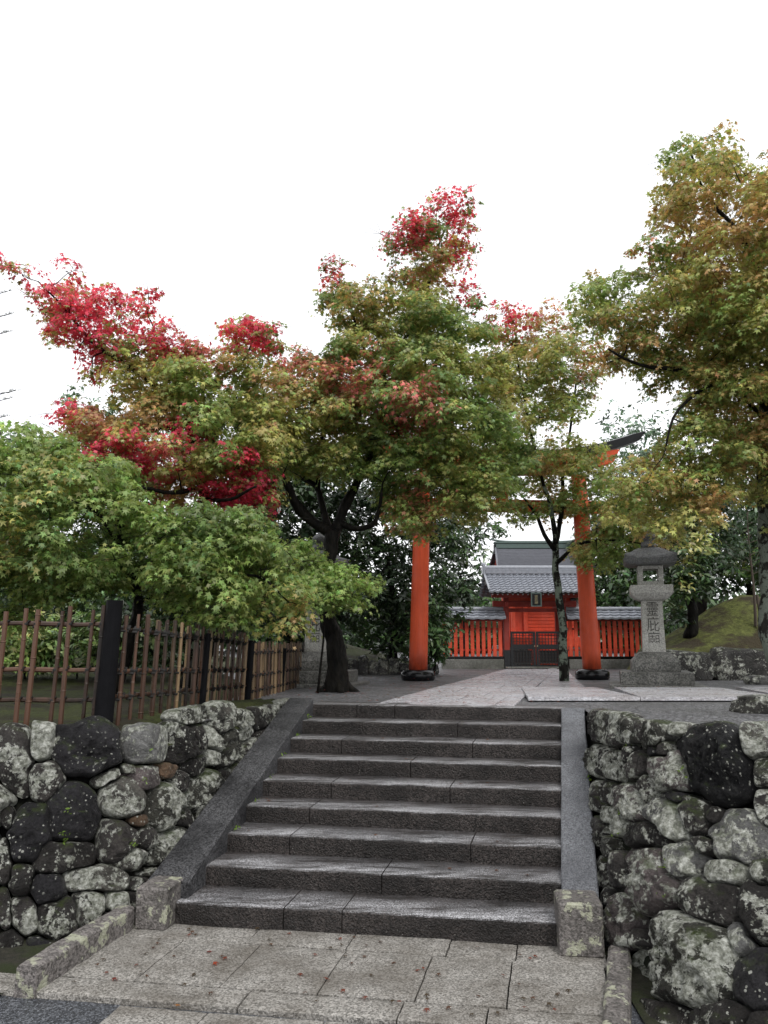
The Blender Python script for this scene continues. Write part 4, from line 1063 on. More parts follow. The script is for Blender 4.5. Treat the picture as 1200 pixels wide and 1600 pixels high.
def hall():
    hx, hy = 5.0, 26.2; t = thing('shrine_hall', 'small red worship hall with dark shingled gable roof behind the gate', 'shrine', (hx, hy, T))
    m = MB(); m.box((hx, hy, T + .3), (2.7, 2.4, .6), bev=.02); m.build('stone_podium', M['conc'], t)
    m = MB(); m.box((hx, hy, T + 1.75), (2.1, 1.6, 1.9)); m.build('wall', M['red2'], t)
    m = MB(); m.box((hx + 1.2, hy - .82, T + 2.0), (.5, .03, .5)); m.build('plaster_panel', M['white'], t)
    m = MB(); m.box((hx, hy - .95, T + .82), (2.5, .5, .1), bev=.01); m.box((hx, hy - 1.05, T + .66), (2.3, .3, .22)); m.build('veranda', M['red2'], t)
    m = MB()
    for i in range(9): m.box((hx, hy - .83, T + 1.0 + i * .105), (1.05, .05, .095), bev=.006)
    m.build('door_boards', M['red2'], t)
    for x in (-.95, -.56, .56, .95):
        m = MB(); m.box((hx + x, hy - .88, T + 1.4), (.13, .13, 1.1), bev=.01); pst = m.build('post', M['red2'], t)
        m = MB(); m.box((hx + x, hy - .885, T + 2.0), (.16, .16, .14), bev=.02); m.build('post_cap', M['iron'], pst)
    m = MB(); m.box((hx, hy - .9, T + 2.16), (2.6, .14, .14)); m.box((hx, hy - .9, T + 2.36), (2.8, .12, .12)); m.build('beam', M['redd'], t)
    for i in range(5):
        m = MB(); m.box((hx, hy - 1.35 - i * .14, T + .68 - i * .14), (1.2, .15, .14), bev=.008); m.build('stair_tread', M['red2'], t)
    # roof: concave slopes with fine courses
    for s in (-1, 1):
        m = MB(); n = 30; W0, W1 = 1.50, 1.33
        for i in range(n + 1):
            for e in (0, 1):
                u_ = min(1, (i + e * .98) / n); yy = hy + s * (1.85 * (1 - u_)); z = T + 2.86 + 0.92 * (u_ ** 1.45) + ((.028 if i % 3 else .034) if e == 0 else 0); w = W0 + (W1 - W0) * u_
                for j in range(21):
                    q = -1 + j / 10; m.v.append((hx + q * w, yy, z + .10 * abs(q) ** 4 * (1 - u_)))
        m.f = [(a * 21 + j, a * 21 + j + 1, a * 21 + 22 + j, a * 21 + 21 + j) for a in range(2 * n + 1) for j in range(20)]
        m.build('roof_slope', M['bark_roof'], t)
    m = MB()
    for s in (-1, 1):
        m.box((hx, hy + s * 1.80, T + 2.80), (2.95, .09, .11)); m.box((hx, hy + s * 1.2, T + 2.82), (2.8, 1.1, .05))
    m.build('eave_edge', M['dark'], t)
    for s in (-1, 1):
        m = MB(); P_ = [(hx + s * (1.50 - .17 * u_), hy - 1.85 * (1 - u_) * k, T + 2.90 + 0.92 * u_ ** 1.45) for k in (1,) for u_ in [i / 10 for i in range(11)]] + [(hx + s * (1.50 - .17 * u_), hy + 1.85 * (1 - u_), T + 2.90 + 0.92 * u_ ** 1.45) for u_ in [1 - i / 10 for i in range(1, 11)]]
        m.tube(P_, .035, 8); m.build('barge_roll', M['bark_roof'], t)
        m = MB(); m.add([(hx + s * 1.27, hy - 1.6, T + 2.86), (hx + s * 1.27, hy + 1.6, T + 2.86), (hx + s * 1.27, hy, T + 3.68)], [(0, 1, 2)]); m.build('gable', M['redd'], t)
    m = MB(); m.box((hx, hy, T + 3.82), (2.66, .26, .16), bev=.01); m.box((hx, hy, T + 3.935), (2.76, .30, .05)); m.build('ridge_box', M['copper'], t)
    m = MB(); m.tube([(hx + s_ * (1.48), hy, T + 4.06 + .0) if abs(s_) == 1 else (hx + s_ * 1.48, hy, T + 3.975 + .09 * abs(s_) ** 6) for s_ in [-1 + i / 10 for i in range(21)]], .035, 8); m.build('ridge_cap', M['copper'], t)
    for s in (-1, 1):
        m = MB(); m.box((hx + s * 1.36, hy, T + 3.72), (.05, .22, .34), bev=.02); m.build('ridge_ornament', M['iron'], t)
hall()

# ================================================================== TREES
def maple_main():
    y = 12.6; base = Vector((-.72, y, T - .05))
    t = thing('maple_tree', 'large maple at the head of the steps with olive crown and red crest', 'tree', base)
    nodes = []; m = MB()
    tr = [(526, 1090), (527, 1040), (523, 1000), (510, 955), (510, 905), (517, 860), (521, 828)]
    r = [.215, .165, .145, .125, .115, .11, .12]
    pts = smooth_path([Y(a, b, y) for a, b in tr], 5); n = len(pts); rad = []
    for i in range(n):
        k = i / (n - 1) * (len(r) - 1); j = min(int(k), len(r) - 2); rad.append(r[j] + (r[j + 1] - r[j]) * (k - j))
    m.tube(pts, rad, 18, wob=.35); nodes += list(zip(pts, rad))[-3:]
    for a in (0, 1.3, 2.4, 3.6, 5.0): m.tube([base + Vector((0, 0, .28)), base + Vector((cos(a) * .2, sin(a) * .2, .08)), base + Vector((cos(a) * .42, sin(a) * .42, -.03))], [.08, .06, .02], 7, wob=.3)
    m.build('trunk', M['bark'], t, smooth=True)
    m = MB()
    def L(pts, dy, r0, r1): limb(m, nodes, [Y(a, b, y + d) for (a, b), d in zip(pts, dy)], r0, r1, 9)
    L([(521, 832), (495, 818), (468, 795), (452, 765), (440, 745)], (0, -.1, -.2, -.4, -.5), .095, .055)
    L([(500, 820), (470, 790), (430, 745), (380, 730), (330, 740)], (0, -.2, -.4, -.7, -1.0), .05, .02)
    L([(515, 830), (503, 790), (497, 762), (470, 745)], (0, .1, .2, .2), .06, .04)
    L([(522, 832), (540, 790), (556, 757), (575, 720), (590, 680), (600, 640)], (0, 0, .1, .2, .3, .3), .09, .05)
    L([(530, 815), (552, 826), (582, 820), (592, 800), (596, 770)], (0, -.1, -.3, -.4, -.5), .055, .025)
    L([(600, 640), (640, 640), (705, 638), (745, 650), (775, 690), (820, 720)], (.3, .5, .7, .9, 1, 1), .05, .02)
    L([(600, 640), (598, 600), (605, 560), (640, 520), (665, 470), (672, 430), (690, 370), (720, 320)], (.3, .3, .3, .3, .4, .4, .4, .4), .05, .012)
    L([(598, 600), (580, 570), (560, 520), (545, 470), (530, 440)], (.3, .2, .1, 0, 0), .03, .012)
    L([(497, 762), (500, 700), (510, 660), (520, 610)], (.2, .3, .4, .4), .04, .02)
    L([(600, 600), (625, 585), (655, 570), (690, 540), (720, 500)], (.3, .2, .2, .1, .1), .03, .012)
    poly = wp([(395, 740), (370, 690), (360, 640), (375, 600), (430, 570), (455, 545), (500, 550), (525, 520), (500, 470), (497, 430), (520, 412), (560, 430), (555, 440), (590, 430), (612, 415), (585, 385), (600, 345), (650, 342), (690, 308), (722, 297), (745, 305), (742, 330), (752, 355), (738, 375), (752, 395), (700, 400), (690, 430), (720, 425), (755, 440), (760, 475), (740, 500), (765, 520), (790, 560), (800, 600), (830, 650), (840, 700), (815, 740), (810, 790), (770, 800), (730, 825), (690, 815), (665, 850), (630, 830), (600, 820), (560, 790), (520, 765), (470, 760), (430, 770)], y)
    holes = [wp(h, y) for h in ([(440, 752), (478, 742), (520, 748), (560, 752), (598, 775), (604, 820), (560, 842), (500, 830), (455, 805)], [(600, 690), (625, 680), (640, 700), (610, 712)])]
    pads = crown_pads(poly, y, 2.0, .34, holes)
    z = wz([(700, 330, 50, 'red', .9), (630, 370, 42, 'red', .8), (740, 375, 38, 'red', .55), (725, 445, 36, 'red', .7), (540, 420, 38, 'pink', .55), (530, 425, 26, 'red', .4), (560, 480, 60, 'orange', .5), (650, 430, 60, 'rust', .4), (420, 585, 40, 'rust', .5),
            (480, 590, 60, 'rust', .55), (560, 612, 48, 'pink', .7), (440, 560, 45, 'pink', .6), (645, 665, 42, 'pink', .75), (650, 790, 45, 'rust', .6), (520, 640, 50, 'orange', .4), (600, 500, 90, 'olive', .4),
            (640, 740, 120, 'green', .4), (760, 740, 70, 'green', .4), (500, 700, 90, 'olive', .4), (500, 770, 80, 'green', .6)], y)
    foliage('crown', t, pads, .42, 30, 20, .050, zone_colour(['dgreen', 'dgreen', 'green', 'olive', 'olive'], z, 2), M['maple'], polys=poly, holes=holes, gap=-.30, spray_r=.17, gapz=.34)
    twigs(m, nodes, pads); m.build('branches', M['bark'], t, smooth=True)
maple_main()

def maple_red():
    y = 11.2; base = Vector((-2.9, y + .6, T)); t = thing('maple_tree', 'crimson tipped maple reaching out over the upper left, behind the green one', 'tree', base)
    nodes = []; m = MB()
    limb(m, nodes, [base, Y(345, 960, y + .4), Y(330, 860, y + .2), Y(318, 760, y), Y(303, 690, y)], .13, .06, 12)
    nodes = nodes[-6:]; m.build('trunk', M['bark'], t, smooth=True); m = MB()
    def L(pts, dy, r0, r1): limb(m, nodes, [Y(a, b, y + d) for (a, b), d in zip(pts, dy)], r0, r1, 8)
    L([(303, 690), (285, 635), (240, 600), (190, 565), (140, 530), (100, 480), (60, 440)], (0, 0, -.1, -.2, -.3, -.3, -.3), .05, .010)
    L([(288, 632), (320, 605), (375, 570), (400, 520)], (0, .1, .2, .2), .035, .012)
    L([(285, 625), (275, 580), (255, 545), (235, 500)], (0, .1, .2, .2), .025, .01)
    L([(303, 690), (260, 668), (210, 680), (150, 670)], (0, -.3, -.4, -.4), .035, .01)
    L([(318, 760), (270, 770), (210, 760), (120, 750)], (0, -.5, -.8, -.9), .04, .01)
    L([(318, 780), (360, 780), (400, 760)], (0, -.6, -1.0), .035, .015)
    L([(318, 740), (350, 650), (380, 610)], (0, .2, .3), .03, .01)
    poly = wp([(-4, 402), (45, 418), (60, 405), (85, 402), (110, 415), (148, 412), (140, 440), (160, 470), (175, 452), (205, 452), (225, 470), (235, 450), (258, 452), (245, 485), (245, 510), (290, 520), (305, 540), (350, 535), (362, 500), (400, 485), (410, 510), (447, 522), (440, 545), (425, 560), (470, 590), (460, 680), (430, 740), (435, 780), (410, 805), (360, 800), (300, 795), (250, 795), (200, 770), (120, 780), (60, 765), (30, 750), (80, 735), (140, 710), (170, 690), (95, 680), (105, 640), (100, 628), (140, 635), (200, 650), (235, 645), (220, 625), (170, 620), (150, 600), (140, 590), (160, 575), (120, 550), (75, 530), (65, 505), (80, 490), (60, 465), (25, 440)], y)
    pads = crown_pads(poly, y, 1.3, .31)
    z = wz([(10, 410, 30, 'red', .95), (90, 440, 60, 'red', .95), (150, 500, 70, 'red', .95), (220, 490, 60, 'red', .9), (270, 545, 42, 'red', .8), (395, 515, 48, 'red', .95), (330, 560, 34, 'pink', .8), (130, 470, 26, 'rust', .5), (215, 480, 22, 'rust', .4), (160, 560, 40, 'red', .7),
            (110, 655, 36, 'red', .85), (165, 662, 36, 'rust', .5), (300, 685, 26, 'red', .9), (312, 705, 20, 'red', .9), (165, 715, 34, 'red', 1), (235, 722, 36, 'red', 1), (280, 728, 22, 'pink', .7), (145, 765, 30, 'pink', .6), (395, 745, 28, 'red', 1), (330, 782, 36, 'red', .95), (400, 780, 22, 'red', 1), (375, 785, 24, 'red', 1), (260, 778, 15, 'pink', .8), (200, 755, 30, 'green', .7), (300, 745, 26, 'olive', .6), (230, 690, 30, 'olive', .6), (350, 690, 50, 'green', .6), (420, 650, 50, 'olive', .6),
            (60, 760, 50, 'rust', .6), (440, 590, 50, 'orange', .5), (240, 600, 60, 'olive', .7), (330, 620, 70, 'green', .6), (200, 590, 30, 'olive', .5)], y)
    foliage('crown', t, pads, .40, 28, 20, .050, zone_colour(['green', 'olive', 'olive', 'orange'], z, 6), M['maple'], polys=poly, gap=-.27, spray_r=.17, gapz=.30)
    twigs(m, nodes, pads); m.build('branches', M['bark'], t, smooth=True)
maple_red()

def simple_tree(name, label, cat, base, top, polypx, y, thick, space, pr, ns, nl, size, base_cols, zones, mat, tmpl, r0, bark, seed, holes=(), gap=-.2, spray=.17, flat=.45, droop=.5, group=None, limbs=(), leafname='crown', k=1.0, wob=.25):
    t = thing(name, label, cat, base, group); nodes = []; m = MB()
    limb(m, nodes, [base] + list(top), r0, r0 * .45, 12, wob)
    nodes = nodes[len(nodes) // 2:]
    m.build('trunk', bark, t, smooth=True); m = MB()
    for pts, a_, b_ in limbs: limb(m, nodes, pts, a_, b_, 8)
    poly = wp(polypx, y); hs = [wp(h, y) for h in holes]
    pads = crown_pads(poly, y, thick, space, hs)
    foliage(leafname, t, pads, pr, ns, nl, size, zone_colour(base_cols, wz(zones, y), seed), mat, tmpl, spray, flat, droop, poly, hs, gap)
    twigs(m, nodes, pads, k=k); m.build('branches', M['bark'], t, smooth=True)
    return t
# front green maple behind the fence
y = 9.3
simple_tree('maple_tree', 'bushy fresh green maple leaning over the bamboo fence', 'tree', (-3.3, 9.9, T), [Y(215, 960, 9.8), Y(205, 900, 9.6), Y(188, 850, 9.4), Y(185, 800, 9.3)],
    [(-60, 640), (0, 660), (60, 665), (110, 690), (200, 700), (220, 760), (260, 790), (330, 790), (400, 800), (425, 800), (440, 840), (468, 880), (500, 905), (485, 930), (490, 985), (455, 1003), (420, 975), (400, 992), (360, 985), (330, 960), (300, 975), (270, 955), (230, 960), (200, 945), (165, 935), (130, 940), (100, 945), (60, 950), (30, 990), (0, 995), (-60, 1000)],
    y, 1.2, .30, .36, 26, 20, .048, ['dgreen', 'dgreen', 'green', 'green', 'green'],
    [(30, 700, 80, 'lime', .5), (100, 760, 60, 'olive', .4), (230, 810, 80, 'lime', .35), (60, 850, 60, 'yellow', .35), (20, 840, 40, 'orange', .25), (440, 960, 50, 'yellow', .5), (480, 970, 30, 'orange', .4), (380, 900, 80, 'green', .5)], M['maple'], STAR, .075, M['bark'], 11, gap=-.33,
    limbs=[([Y(188, 850, 9.4), Y(150, 800, 9.2), Y(100, 780, 9.0), Y(40, 760, 9.0)], .035, .012), ([Y(205, 900, 9.6), Y(260, 870, 9.4), Y(330, 850, 9.2), Y(380, 820, 9.2)], .04, .012), ([Y(190, 870, 9.4), Y(150, 885, 9.2), Y(80, 880, 9.0)], .03, .01), ([Y(215, 940, 9.7), Y(300, 910, 9.3), Y(400, 900, 9.1), Y(450, 940, 9.1)], .03, .008)])
# low spray in front of the trunk
y = 11.9
simple_tree('maple_sapling', 'small bright green maple with leaves hiding the middle of the trunk', 'sapling', (-.98, 12.1, T), [Y(505, 1000, 12.1), Y(508, 940, 12.0), Y(520, 905, 12)],
    [(425, 880), (450, 845), (490, 850), (510, 880), (545, 885), (575, 905), (598, 895), (590, 915), (570, 935), (555, 950), (530, 950), (500, 948), (475, 940), (440, 925)], y, .35, .22, .24, 18, 18, .046,
    ['green', 'green', 'lime'], [(520, 910, 40, 'lime', .5)], M['maple'], STAR, .02, M['bark'], 12, gap=-.4)
# right maple
y = 11.4
simple_tree('maple_tree', 'tall orange green maple filling the right edge, with lichened trunk', 'tree', (6.1, 12.1, T), [Y(1212, 1010, 12.0), Y(1208, 930, 12.0), Y(1200, 850, 12.0), Y(1195, 780, 12.0), Y(1200, 640, 11.8), Y(1215, 500, 11.6)],
    [(1030, 240), (1060, 215), (1090, 225), (1120, 200), (1145, 198), (1140, 225), (1165, 235), (1140, 260), (1190, 258), (1300, 240), (1400, 400), (1420, 700), (1350, 860), (1200, 830), (1180, 770), (1150, 760), (1120, 800), (1060, 850), (1000, 840), (945, 810), (940, 750), (965, 725), (1000, 715), (1040, 690), (1060, 640), (1035, 600), (1000, 570), (960, 580), (940, 560), (925, 520), (915, 490), (890, 475), (912, 430), (940, 425), (985, 440), (975, 400), (985, 385), (1015, 380), (1020, 350), (1025, 320), (1020, 295)],
    y, 2.0, .36, .44, 30, 20, .050, ['green', 'olive', 'olive', 'olive', 'orange'],
    [(1090, 330, 90, 'orange', .40), (1160, 460, 50, 'orange', .5), (1050, 300, 60, 'olive', .4), (1000, 405, 26, 'rust', .5), (1120, 220, 40, 'orange', .45), (1060, 600, 50, 'orange', .2), (1050, 560, 90, 'green', .4), (1100, 700, 90, 'green', .5), (1010, 740, 50, 'orange', .25), (1150, 560, 70, 'olive', .4), (960, 480, 50, 'green', .5), (1080, 680, 50, 'olive', .4)],
    M['maple'], STAR, .20, M['barkl'], 13, gap=-.36,
    holes=[[(985, 590), (1030, 600), (1050, 640), (1010, 680), (960, 640), (955, 600)], [(1195, 780), (1230, 790), (1230, 800), (1190, 800)]],
    limbs=[([Y(1200, 640, 11.8), Y(1150, 585, 11.6), Y(1080, 580, 11.4), Y(1000, 570, 11.2), Y(950, 545, 11.1)], .06, .015), ([Y(1208, 560, 11.6), Y(1180, 420, 11.5), Y(1150, 360, 11.4), Y(1100, 300, 11.4), Y(1080, 240, 11.4)], .06, .012),
           ([Y(1205, 500, 11.6), Y(1130, 430, 11.5), Y(1060, 420, 11.3)], .04, .012), ([Y(1200, 660, 11.8), Y(1130, 600, 11.2), Y(1060, 640, 11.0), Y(1040, 700, 10.9)], .04, .012)])
# slender maple in front of the torii
y = 15.4
simple_tree('maple_tree', 'slender lichened maple standing before the right torii pillar', 'tree', (3.42, 15.5, T - .05), [Y(880, 1000, 15.5), Y(875, 940, 15.5), Y(868, 890, 15.5), Y(868, 850, 15.5), Y(862, 800, 15.4), Y(850, 760, 15.4)],
    [(750, 510), (775, 485), (815, 480), (825, 510), (850, 470), (880, 462), (880, 500), (900, 480), (935, 480), (950, 540), (945, 580), (930, 620), (925, 660), (940, 700), (960, 740), (990, 770), (1040, 830), (1050, 860), (990, 880), (940, 895), (905, 880), (880, 875), (890, 840), (870, 822), (850, 830), (800, 825), (780, 790), (760, 740), (770, 700), (740, 650), (750, 600), (735, 560)],
    y, 1.6, .42, .46, 24, 18, .054, ['green', 'green', 'olive', 'olive', 'orange'],
    [(790, 500, 40, 'red', .75), (865, 475, 30, 'rust', .7), (860, 500, 40, 'rust', .5), (910, 575, 40, 'rust', .5), (850, 560, 60, 'olive', .4), (850, 690, 60, 'lime', .4), (960, 850, 60, 'green', .6), (940, 720, 50, 'olive', .5), (820, 790, 50, 'green', .5)],
    M['maple'], STAR, .088, M['barkg'], 14, gap=-.5, holes=[[(800, 815), (900, 800), (905, 845), (870, 850), (775, 850)], [(860, 675), (905, 640), (930, 640), (930, 690), (890, 700)], [(775, 640), (800, 625), (810, 660), (790, 670)], [(770,755),(800,750),(800,775),(775,775)]],
    limbs=[([Y(868, 860, 15.5), Y(850, 835, 15.4), Y(838, 805, 15.3), Y(820, 780, 15.2)], .05, .02), ([Y(868, 850, 15.5), Y(878, 800, 15.6), Y(880, 740, 15.6), Y(890, 680, 15.6), Y(900, 600, 15.6)], .05, .02),
           ([Y(870, 880, 15.5), Y(905, 850, 15.2), Y(960, 845, 14.9), Y(1010, 850, 14.8)], .04, .012), ([Y(850, 760, 15.4), Y(830, 680, 15.3), Y(815, 600, 15.3), Y(800, 520, 15.3)], .04, .012)])
# evergreens
def ever(label, poly, y, base_px, thick=1.6, cols=('deep', 'deep', 'mid', 'bush'), size=.075, name='evergreen_tree', sp=.55, pr=.62, ns=58, nl=7, group=None, zones=(), r0=.14, seed=30, gap=-.3, flat=.7, cat='tree', spray=.17, tall=.5, mat=None):
    ys = [p[1] for p in poly]; bx = Y(base_px, 900, y).x; zt = Y(base_px, min(ys), y).z; gz = T - .05
    if bx > 6.5 and y > 16.5: gz = mound(bx, y) - .05 if y < 41 else T
    P_ = [Vector((bx + .1 * sin(k), y, gz + (zt - gz) * tall * k / 4)) for k in range(1, 5)]
    return simple_tree(name, label, cat, (bx, y, gz), P_, poly, y, thick, sp, pr, ns, nl, size, list(cols), zones, mat or M['ever'], OVAL, r0, M['bark'], seed, gap=gap, flat=flat, spray=spray, droop=.3, k=1.3, group=group)
GB = 'dark evergreens behind the court'
ever('dark camellia tree filling the space left of the left torii pillar', [(530, 850), (540, 740), (600, 690), (660, 720), (700, 770), (735, 850), (740, 930), (715, 985), (690, 1035), (650, 1042), (600, 1025), (560, 1010), (530, 980), (520, 900)], 19.4, 610, zones=[(690, 990, 40, 'bush', .7)], group=GB, seed=31)
ever('rounded glossy bush beside the foot of the left torii pillar', [(650, 930), (680, 925), (700, 950), (705, 990), (690, 1030), (665, 1042), (640, 1020)], 17.6, 672, .7, ('mid', 'bush', 'bush'), .06, 'camellia_bush', .3, .34, 50, r0=.03, cat='bush', seed=32, spray=.11)
ever('tall dark tree rising between the left pillar and the shrine roof', [(660, 800), (700, 770), (750, 790), (790, 800), (795, 830), (772, 850), (770, 900), (765, 955), (720, 985), (680, 960)], 30, 722, 2.5, ('deep', 'mid', 'bush'), .11, sp=.85, pr=1.0, seed=33, group=GB, spray=.26)
ever('dense dark evergreen just right of the shrine hall roof', [(890, 860), (900, 800), (930, 770), (990, 770), (1040, 800), (1060, 870), (1060, 960), (1020, 1010), (930, 1010), (895, 960)], 25.5, 975, 2.0, ('deep', 'mid', 'bush'), .10, sp=.75, pr=.9, seed=34, group=GB, spray=.22)
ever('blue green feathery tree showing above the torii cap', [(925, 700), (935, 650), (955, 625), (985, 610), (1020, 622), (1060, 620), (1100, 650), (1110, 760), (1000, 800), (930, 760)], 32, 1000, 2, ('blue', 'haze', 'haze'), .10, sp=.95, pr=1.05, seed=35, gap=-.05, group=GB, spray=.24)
ever('dark evergreen standing on the mossy mound behind the lantern', [(1035, 760), (1070, 720), (1130, 710), (1150, 760), (1140, 850), (1130, 915), (1080, 930), (1040, 925), (1015, 850)], 19.5, 1090, 1.6, ('deep', 'deep', 'mid', 'bush'), .075, seed=36, group=GB)
ever('dark evergreen at the far right behind the lichened trunk', [(1130, 720), (1180, 690), (1280, 700), (1330, 800), (1300, 920), (1230, 925), (1160, 915), (1125, 850)], 20.5, 1215, 1.8, ('deep', 'mid', 'mid', 'bush'), .08, seed=37, group=GB, zones=[(1140, 880, 40, 'lime', .4)])
ever('olive evergreen shrub right behind the lantern roof', [(1030, 840), (1060, 800), (1110, 810), (1120, 860), (1090, 930), (1060, 985), (1040, 960)], 17.6, 1072, .9, ('deep', 'mid', 'bush', 'olive'), .065, 'evergreen_shrub', sp=.4, pr=.45, cat='shrub', seed=38)
ever('shaded evergreen behind the left stone lantern', [(330, 850), (370, 720), (430, 660), (500, 670), (560, 740), (580, 900), (560, 1000), (500, 1030), (430, 1010), (350, 990)], 17.8, 455, 1.5, ('deep', 'deep', 'mid'), .08, seed=39, group=GB)
ever('shaded evergreen behind the middle of the bamboo fence', [(180, 860), (260, 800), (350, 790), (400, 860), (400, 960), (350, 1030), (250, 1040), (180, 1000)], 15.5, 290, 1.2, ('deep', 'mid', 'bush'), .075, seed=40, group=GB)
ever('tall evergreen rising over the far left garden', [(-60, 700), (20, 670), (90, 690), (170, 720), (260, 740), (280, 830), (260, 950), (180, 990), (60, 980), (-60, 960)], 19, 110, 1.8, ('mid', 'bush', 'haze'), .09, seed=41, sp=.65, pr=.75, group=GB, spray=.2)
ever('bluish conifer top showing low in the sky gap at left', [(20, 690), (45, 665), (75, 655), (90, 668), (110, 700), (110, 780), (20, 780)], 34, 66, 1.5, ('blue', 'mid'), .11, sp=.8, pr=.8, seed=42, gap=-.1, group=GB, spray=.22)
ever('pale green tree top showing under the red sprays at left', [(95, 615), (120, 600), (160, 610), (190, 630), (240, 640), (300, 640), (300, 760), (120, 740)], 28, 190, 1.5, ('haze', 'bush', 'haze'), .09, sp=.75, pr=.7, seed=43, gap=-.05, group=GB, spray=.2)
for i, (px_, y_, c_, lab_) in enumerate([(40, 12.5, ('green', 'lime', 'yellow'), 'yellow green garden shrub seen through the left end of the fence'), (120, 12.8, ('green', 'bush', 'lime'), 'bright leafy garden shrub seen through the fence beside the black post'),
                                       (-60, 13.5, ('bush', 'lime'), 'garden shrub just past the left frame edge'), (210, 13.6, ('mid', 'green'), 'dim green garden shrub behind the fence, right of the black post')]):
    ever(lab_, [(px_ - 60, 985), (px_ - 30, 960), (px_ + 30, 955), (px_ + 60, 985), (px_ + 62, 1040), (px_, 1052), (px_ - 62, 1040)], y_, px_, .5, c_, .05, 'garden_shrub', .26, .3, 36, cat='shrub', r0=.02, seed=50 + i, spray=.1)
ever('broad evergreen far behind the mossy mound, right of the lantern', [(1080, 900), (1090, 820), (1140, 790), (1220, 800), (1260, 860), (1260, 930), (1090, 940)], 27, 1165, 2.0, ('deep', 'mid', 'bush'), .11, sp=.7, pr=.85, seed=61, group=GB, spray=.22)
ever('broad evergreen far behind the shrine fence, between pillar and lantern', [(900, 880), (940, 840), (1010, 850), (1090, 880), (1090, 1000), (900, 1000)], 29.5, 1010, 1.6, ('deep', 'mid', 'bush'), .11, sp=.75, pr=.9, seed=62, group=GB, spray=.22)
# far wood closing the view
def wood():
    P = []; rr = np.random.default_rng(5)
    for k in range(150):
        x = rr.uniform(-60, 75); yy = rr.uniform(46, 62) + abs(x) * .1; hgt = rr.uniform(3.6, 6.4) * (1.0 if x < 12 or x > 24 else .8); 
        if -3 < x * 40 / yy < 13: hgt *= .78
        n = 260; q = rr.normal(size=(n, 3)); q /= np.linalg.norm(q, axis=1, keepdims=True); q *= rr.uniform(.5, 1, (n, 1))
        P.append(np.array([x, yy, T + hgt * .5]) + q * np.array([2.6, 2.0, hgt * .55]))
    P = np.concatenate(P); P = P[P[:, 2] > T]; n = 3; pos = np.repeat(P, n, 0) + RNG.normal(size=(len(P) * n, 3)) * .3
    N = len(pos); col = np.repeat(zone_colour(['deep', 'mid', 'bush'], [], 70)(P)[0], n, 0) * RNG.uniform(.7, 1.3, (N, 1))
    o = leaves_object('far_wood', pos, RNG.normal(size=(N, 3)) + np.array([0, -.4, 1]), RNG.normal(size=(N, 3)), RNG.uniform(.2, .36, N), col, M['ever'], None, OVAL)
    tag(o, 'mass of dark woodland closing the view far behind the shrine', 'woodland', kind='stuff')
wood()
# pine with branch tips at the left edge
def pine():
    base = Vector((-8.6, 13, T)); t = thing('pine_tree', 'pine mostly out of frame whose branch tips enter at the left edge', 'tree', base); nodes = []
    m = MB(); limb(m, nodes, [base, base + Vector((.1, 0, 2.5)), base + Vector((0, .1, 5)), base + Vector((.05, 0, 7.4))], .16, .04, 10); m.build('trunk', M['bark'], t, smooth=True)
    m = MB(); pos = []; tips = []
    for py_, ex in ((455, 12), (490, 18), (518, 14), (610, 25), (622, 16), (650, 10), (560, -20), (700, 0), (420, -15)):
        e = Y(ex, py_, 13); a = Vector((base.x, 13, e.z - .25)); pp = smooth_path([a, a.lerp(e, .5) + Vector((0, .1, -.1)), e], 6)
        m.tube(pp, [.03 - .024 * i / (len(pp) - 1) for i in range(len(pp))], 5)
        for q in pp[4:]:
            for _ in range(34):
                d = Vector((RNG.normal(), RNG.normal(), abs(RNG.normal()) + .3)) + (e - a).normalized() * .8
                pos.append(q + (e - a).normalized() * RNG.uniform(-.12, .05)); tips.append(d.normalized())
    m.build('branches', M['bark'], t)
    pos = np.array([tuple(p) for p in pos]); tips = np.array([tuple(p) for p in tips]); N = len(pos)
    leaves_object('needles', pos, RNG.normal(size=(N, 3)), tips, RNG.uniform(.07, .11, N), np.tile(np.array([(.03, .05, .03)]), (N, 1)), M['needle'], t, NEEDLE)
pine()
def sapling():
    b = Y(1180, 968, 17.2); b.z = mound(b.x, 17.2); t = thing('pine_sapling', 'thin young pine with a feathery top on the mossy mound', 'sapling', b)
    top = Y(1168, 800, 17.2); m = MB(); pp = [b.lerp(top, i / 6) + Vector((.02 * sin(i), 0, 0)) for i in range(7)]; m.tube(pp, [.035 - .004 * i for i in range(7)], 7); m.build('trunk', M['wood'], t)
    pos, tips = [], []; m = MB()
    for k in range(26):
        a = b.lerp(top, .45 + .55 * k / 26); th = k * 2.4; L = .75 * (1.1 - k / 30); d = Vector((cos(th), sin(th), .35))
        m.tube([a, a + d * L * .5, a + d * L + Vector((0, 0, .1))], [.008, .006, .003], 4)
        for _ in range(70):
            s = RNG.uniform(.3, 1); pos.append(tuple(a + d * L * s)); v = Vector((RNG.normal(), RNG.normal(), RNG.normal() * .6 + .4)) + d * .6; tips.append(tuple(v.normalized()))
    m.build('branches', M['wood'], t)
    pos = np.array(pos); tips = np.array(tips); N = len(pos)
    leaves_object('needles', pos, RNG.normal(size=(N, 3)), tips, RNG.uniform(.08, .13, N), np.tile(np.array([(.06, .11, .06)]), (N, 1)) * RNG.uniform(.7, 1.3, (N, 1)), M['needle'], t, NEEDLE)
    m = MB(); s = Y(1192, 975, 17.0); s.z = mound(s.x, 17.0) - .1; m.tube([s, s + Vector((-.08, 0, .9))], .03, 8); o = m.build('wooden_stake', M['wood'])
    tag(o, 'short wooden stake propping the young pine on the mound', 'stake')
sapling()
